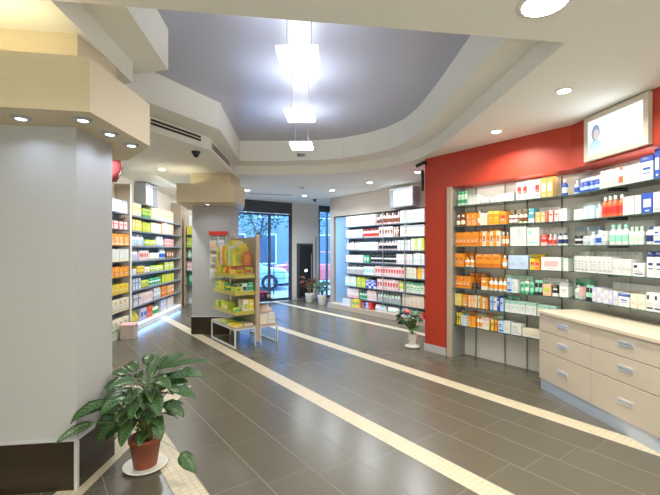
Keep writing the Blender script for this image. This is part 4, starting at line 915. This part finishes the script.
# ------------------------------------------------------------------ the street outside
M_pave = noise_tint(mat('pavement', (.42,.44,.47), .8), 2, .1)
o = struct('ground', MB().prism([(-14,10.4),(-2.96,10.6),(1.3,13.8),(14,14),(14,40),(-14,40)], -.12, -.02), M_pave, 'street pavement outside the entrance')
def car(x, y, rz, label, paint):
    t = thing('parked_car', label, 'car', (x, y, -.02), rz)
    sec = [(-2.1,.35,.62,.70),(-2.0,.28,.85,.82),(-1.2,.24,.95,.86),(1.0,.24,.95,.87),(1.9,.28,.80,.80),(2.1,.36,.6,.66)]
    mb = MB(); vs = []; n = 8
    for X, zb, zt, hw in sec:
        for yy, zz in ((-hw,zb),(-hw,(zb+zt)/2+.08),(-hw*.94,zt-.06),(-hw*.8,zt),(hw*.8,zt),(hw*.94,zt-.06),(hw,(zb+zt)/2+.08),(hw,zb)): vs.append((X,yy,zz))
    fs = [(i*n+j, i*n+(j+1)%n, (i+1)*n+(j+1)%n, (i+1)*n+j) for i in range(len(sec)-1) for j in range(n)]+[tuple(range(n)), tuple(range((len(sec)-1)*n, len(sec)*n))[::-1]]
    mb.add(vs, fs, 0); mb.build('car_body', paint, t, bevel=.03)
    mb = MB(); b = [(-1.75,-.72),(1.05,-.72),(1.05,.72),(-1.75,.72)]; tp = [(-1.25,-.56),(.35,-.56),(.35,.56),(-1.25,.56)]
    mb.add([(a,c,.93) for a,c in b]+[(a,c,1.42) for a,c in tp], [(0,1,5,4),(1,2,6,5),(2,3,7,6),(3,0,4,7),(4,5,6,7)], 0); mb.build('car_windows', mat('car_glass', (.05,.08,.11), .08), t, bevel=.03)
    mb = MB(); mb.add([(a,c,1.425) for a,c in tp]+[(a*.97,c*.93,1.46) for a,c in tp], [(0,1,5,4),(1,2,6,5),(2,3,7,6),(3,0,4,7),(4,5,6,7)], 0)
    for sy in (-1,1):
        mb.tube([(1.05,.72*sy,.93),(.35,.57*sy,1.43)], .03); mb.tube([(-.3,.74*sy,.93),(-.35,.57*sy,1.43)], .035); mb.tube([(-1.75,.72*sy,.93),(-1.25,.57*sy,1.43)], .045)
    mb.build('car_roof', paint, t)
    for wx_ in (-1.3,1.3):
        for sy in (-1,1):
            vs = MB(); vs.tube([(wx_,sy*.66,.31),(wx_,sy*.87,.31)], .31, seg=24); w_ = vs.build('wheel', M_black, t)
            vs = MB(); vs.tube([(wx_,sy*.865,.31),(wx_,sy*.885,.31)], .19, seg=20); vs.build('hub', M_chrome, w_)
    return t
car(-3.7, 15.2, math.radians(12), 'silver blue car parked across the entrance door', mat('silver_blue_car_paint', (.45,.60,.78), .2, .3, coat=1))
car(-.9, 17.6, math.radians(185), 'red car on the street behind the silver one', mat('red_car_paint', (.6,.10,.08), .25, coat=1))
M_bld = noise_tint(mat('blue_grey_facade', (.15,.19,.24), .8), 1, .15)
t = thing('street_building', 'blue grey building across the street seen through the entrance', 'building', (-3, 25, 0), .25)
MB().box(-12,12,0,4,-.1,9).build('facade', M_bld, t)
for k in range(12):
    for j in range(3):
        f = MB().box(-11+k*1.9,-9.9+k*1.9,-.04,-.005,.6+j*2.9,2.5+j*2.9).build('window', mat('facade_window_frame', (.6,.64,.68), .6), t)
        MB().box(-10.92+k*1.9,-9.98+k*1.9,-.05,-.041,.68+j*2.9,2.42+j*2.9).build('pane', mat('car_glass', (.05,.08,.11)), f)
def tree(x, y, h, label, seed):
    t = thing('street_tree', label, 'tree', (x, y, -.02)); r = random.Random(seed)
    mb = MB(); mb.tube([(0,0,0),(.05,0,h*.3),(0,.05,h*.55)], .13, r2=.07)
    for k in range(5): a = k*1.3; mb.tube([(0,0,h*.45),(math.cos(a)*.6,math.sin(a)*.6,h*.75)], .04, r2=.02)
    mb.build('trunk', mat('bark', (.09,.07,.06), .9), t)
    lv = Leaves()
    for i in range(420):
        a = r.uniform(-PI,PI); b_ = r.uniform(-1,1); rad = 1.25*r.uniform(.5,1)
        lv.leaf((math.cos(a)*rad*math.sqrt(1-b_*b_), math.sin(a)*rad*math.sqrt(1-b_*b_), h*.72+b_*1.2*rad*.8), r.uniform(-PI,PI), .3, .16, r.uniform(-.5,.7), r.uniform(-1,0), n=3)
    lv.build('crown', M_leaf2, t)
tree(-3.6, 20.0, 4.4, 'street tree left of the entrance view', 1); tree(-1.4, 22.5, 4.2, 'street tree behind the parked cars', 2); tree(1.3, 18.5, 4.3, 'street tree seen through the narrow window', 4)
t = thing('street_railing', 'dark railing along the pavement edge outside the door', 'railing', (-3.2, 12.8, -.02), ANG2*.9)
mb = MB()
for z in (.35,.55,.75,.95): mb.tube([(0.1,0,z),(3.0,0,z)], .012, seg=6)
mb.build('rails', M_darkgrey, t)
for x in (1.5,2.25,3.0): MB().tube([(x,0,0),(x,0,1.0)], .02, seg=8).build('post', M_darkgrey, t)
print('PRODUCTS', COUNT)
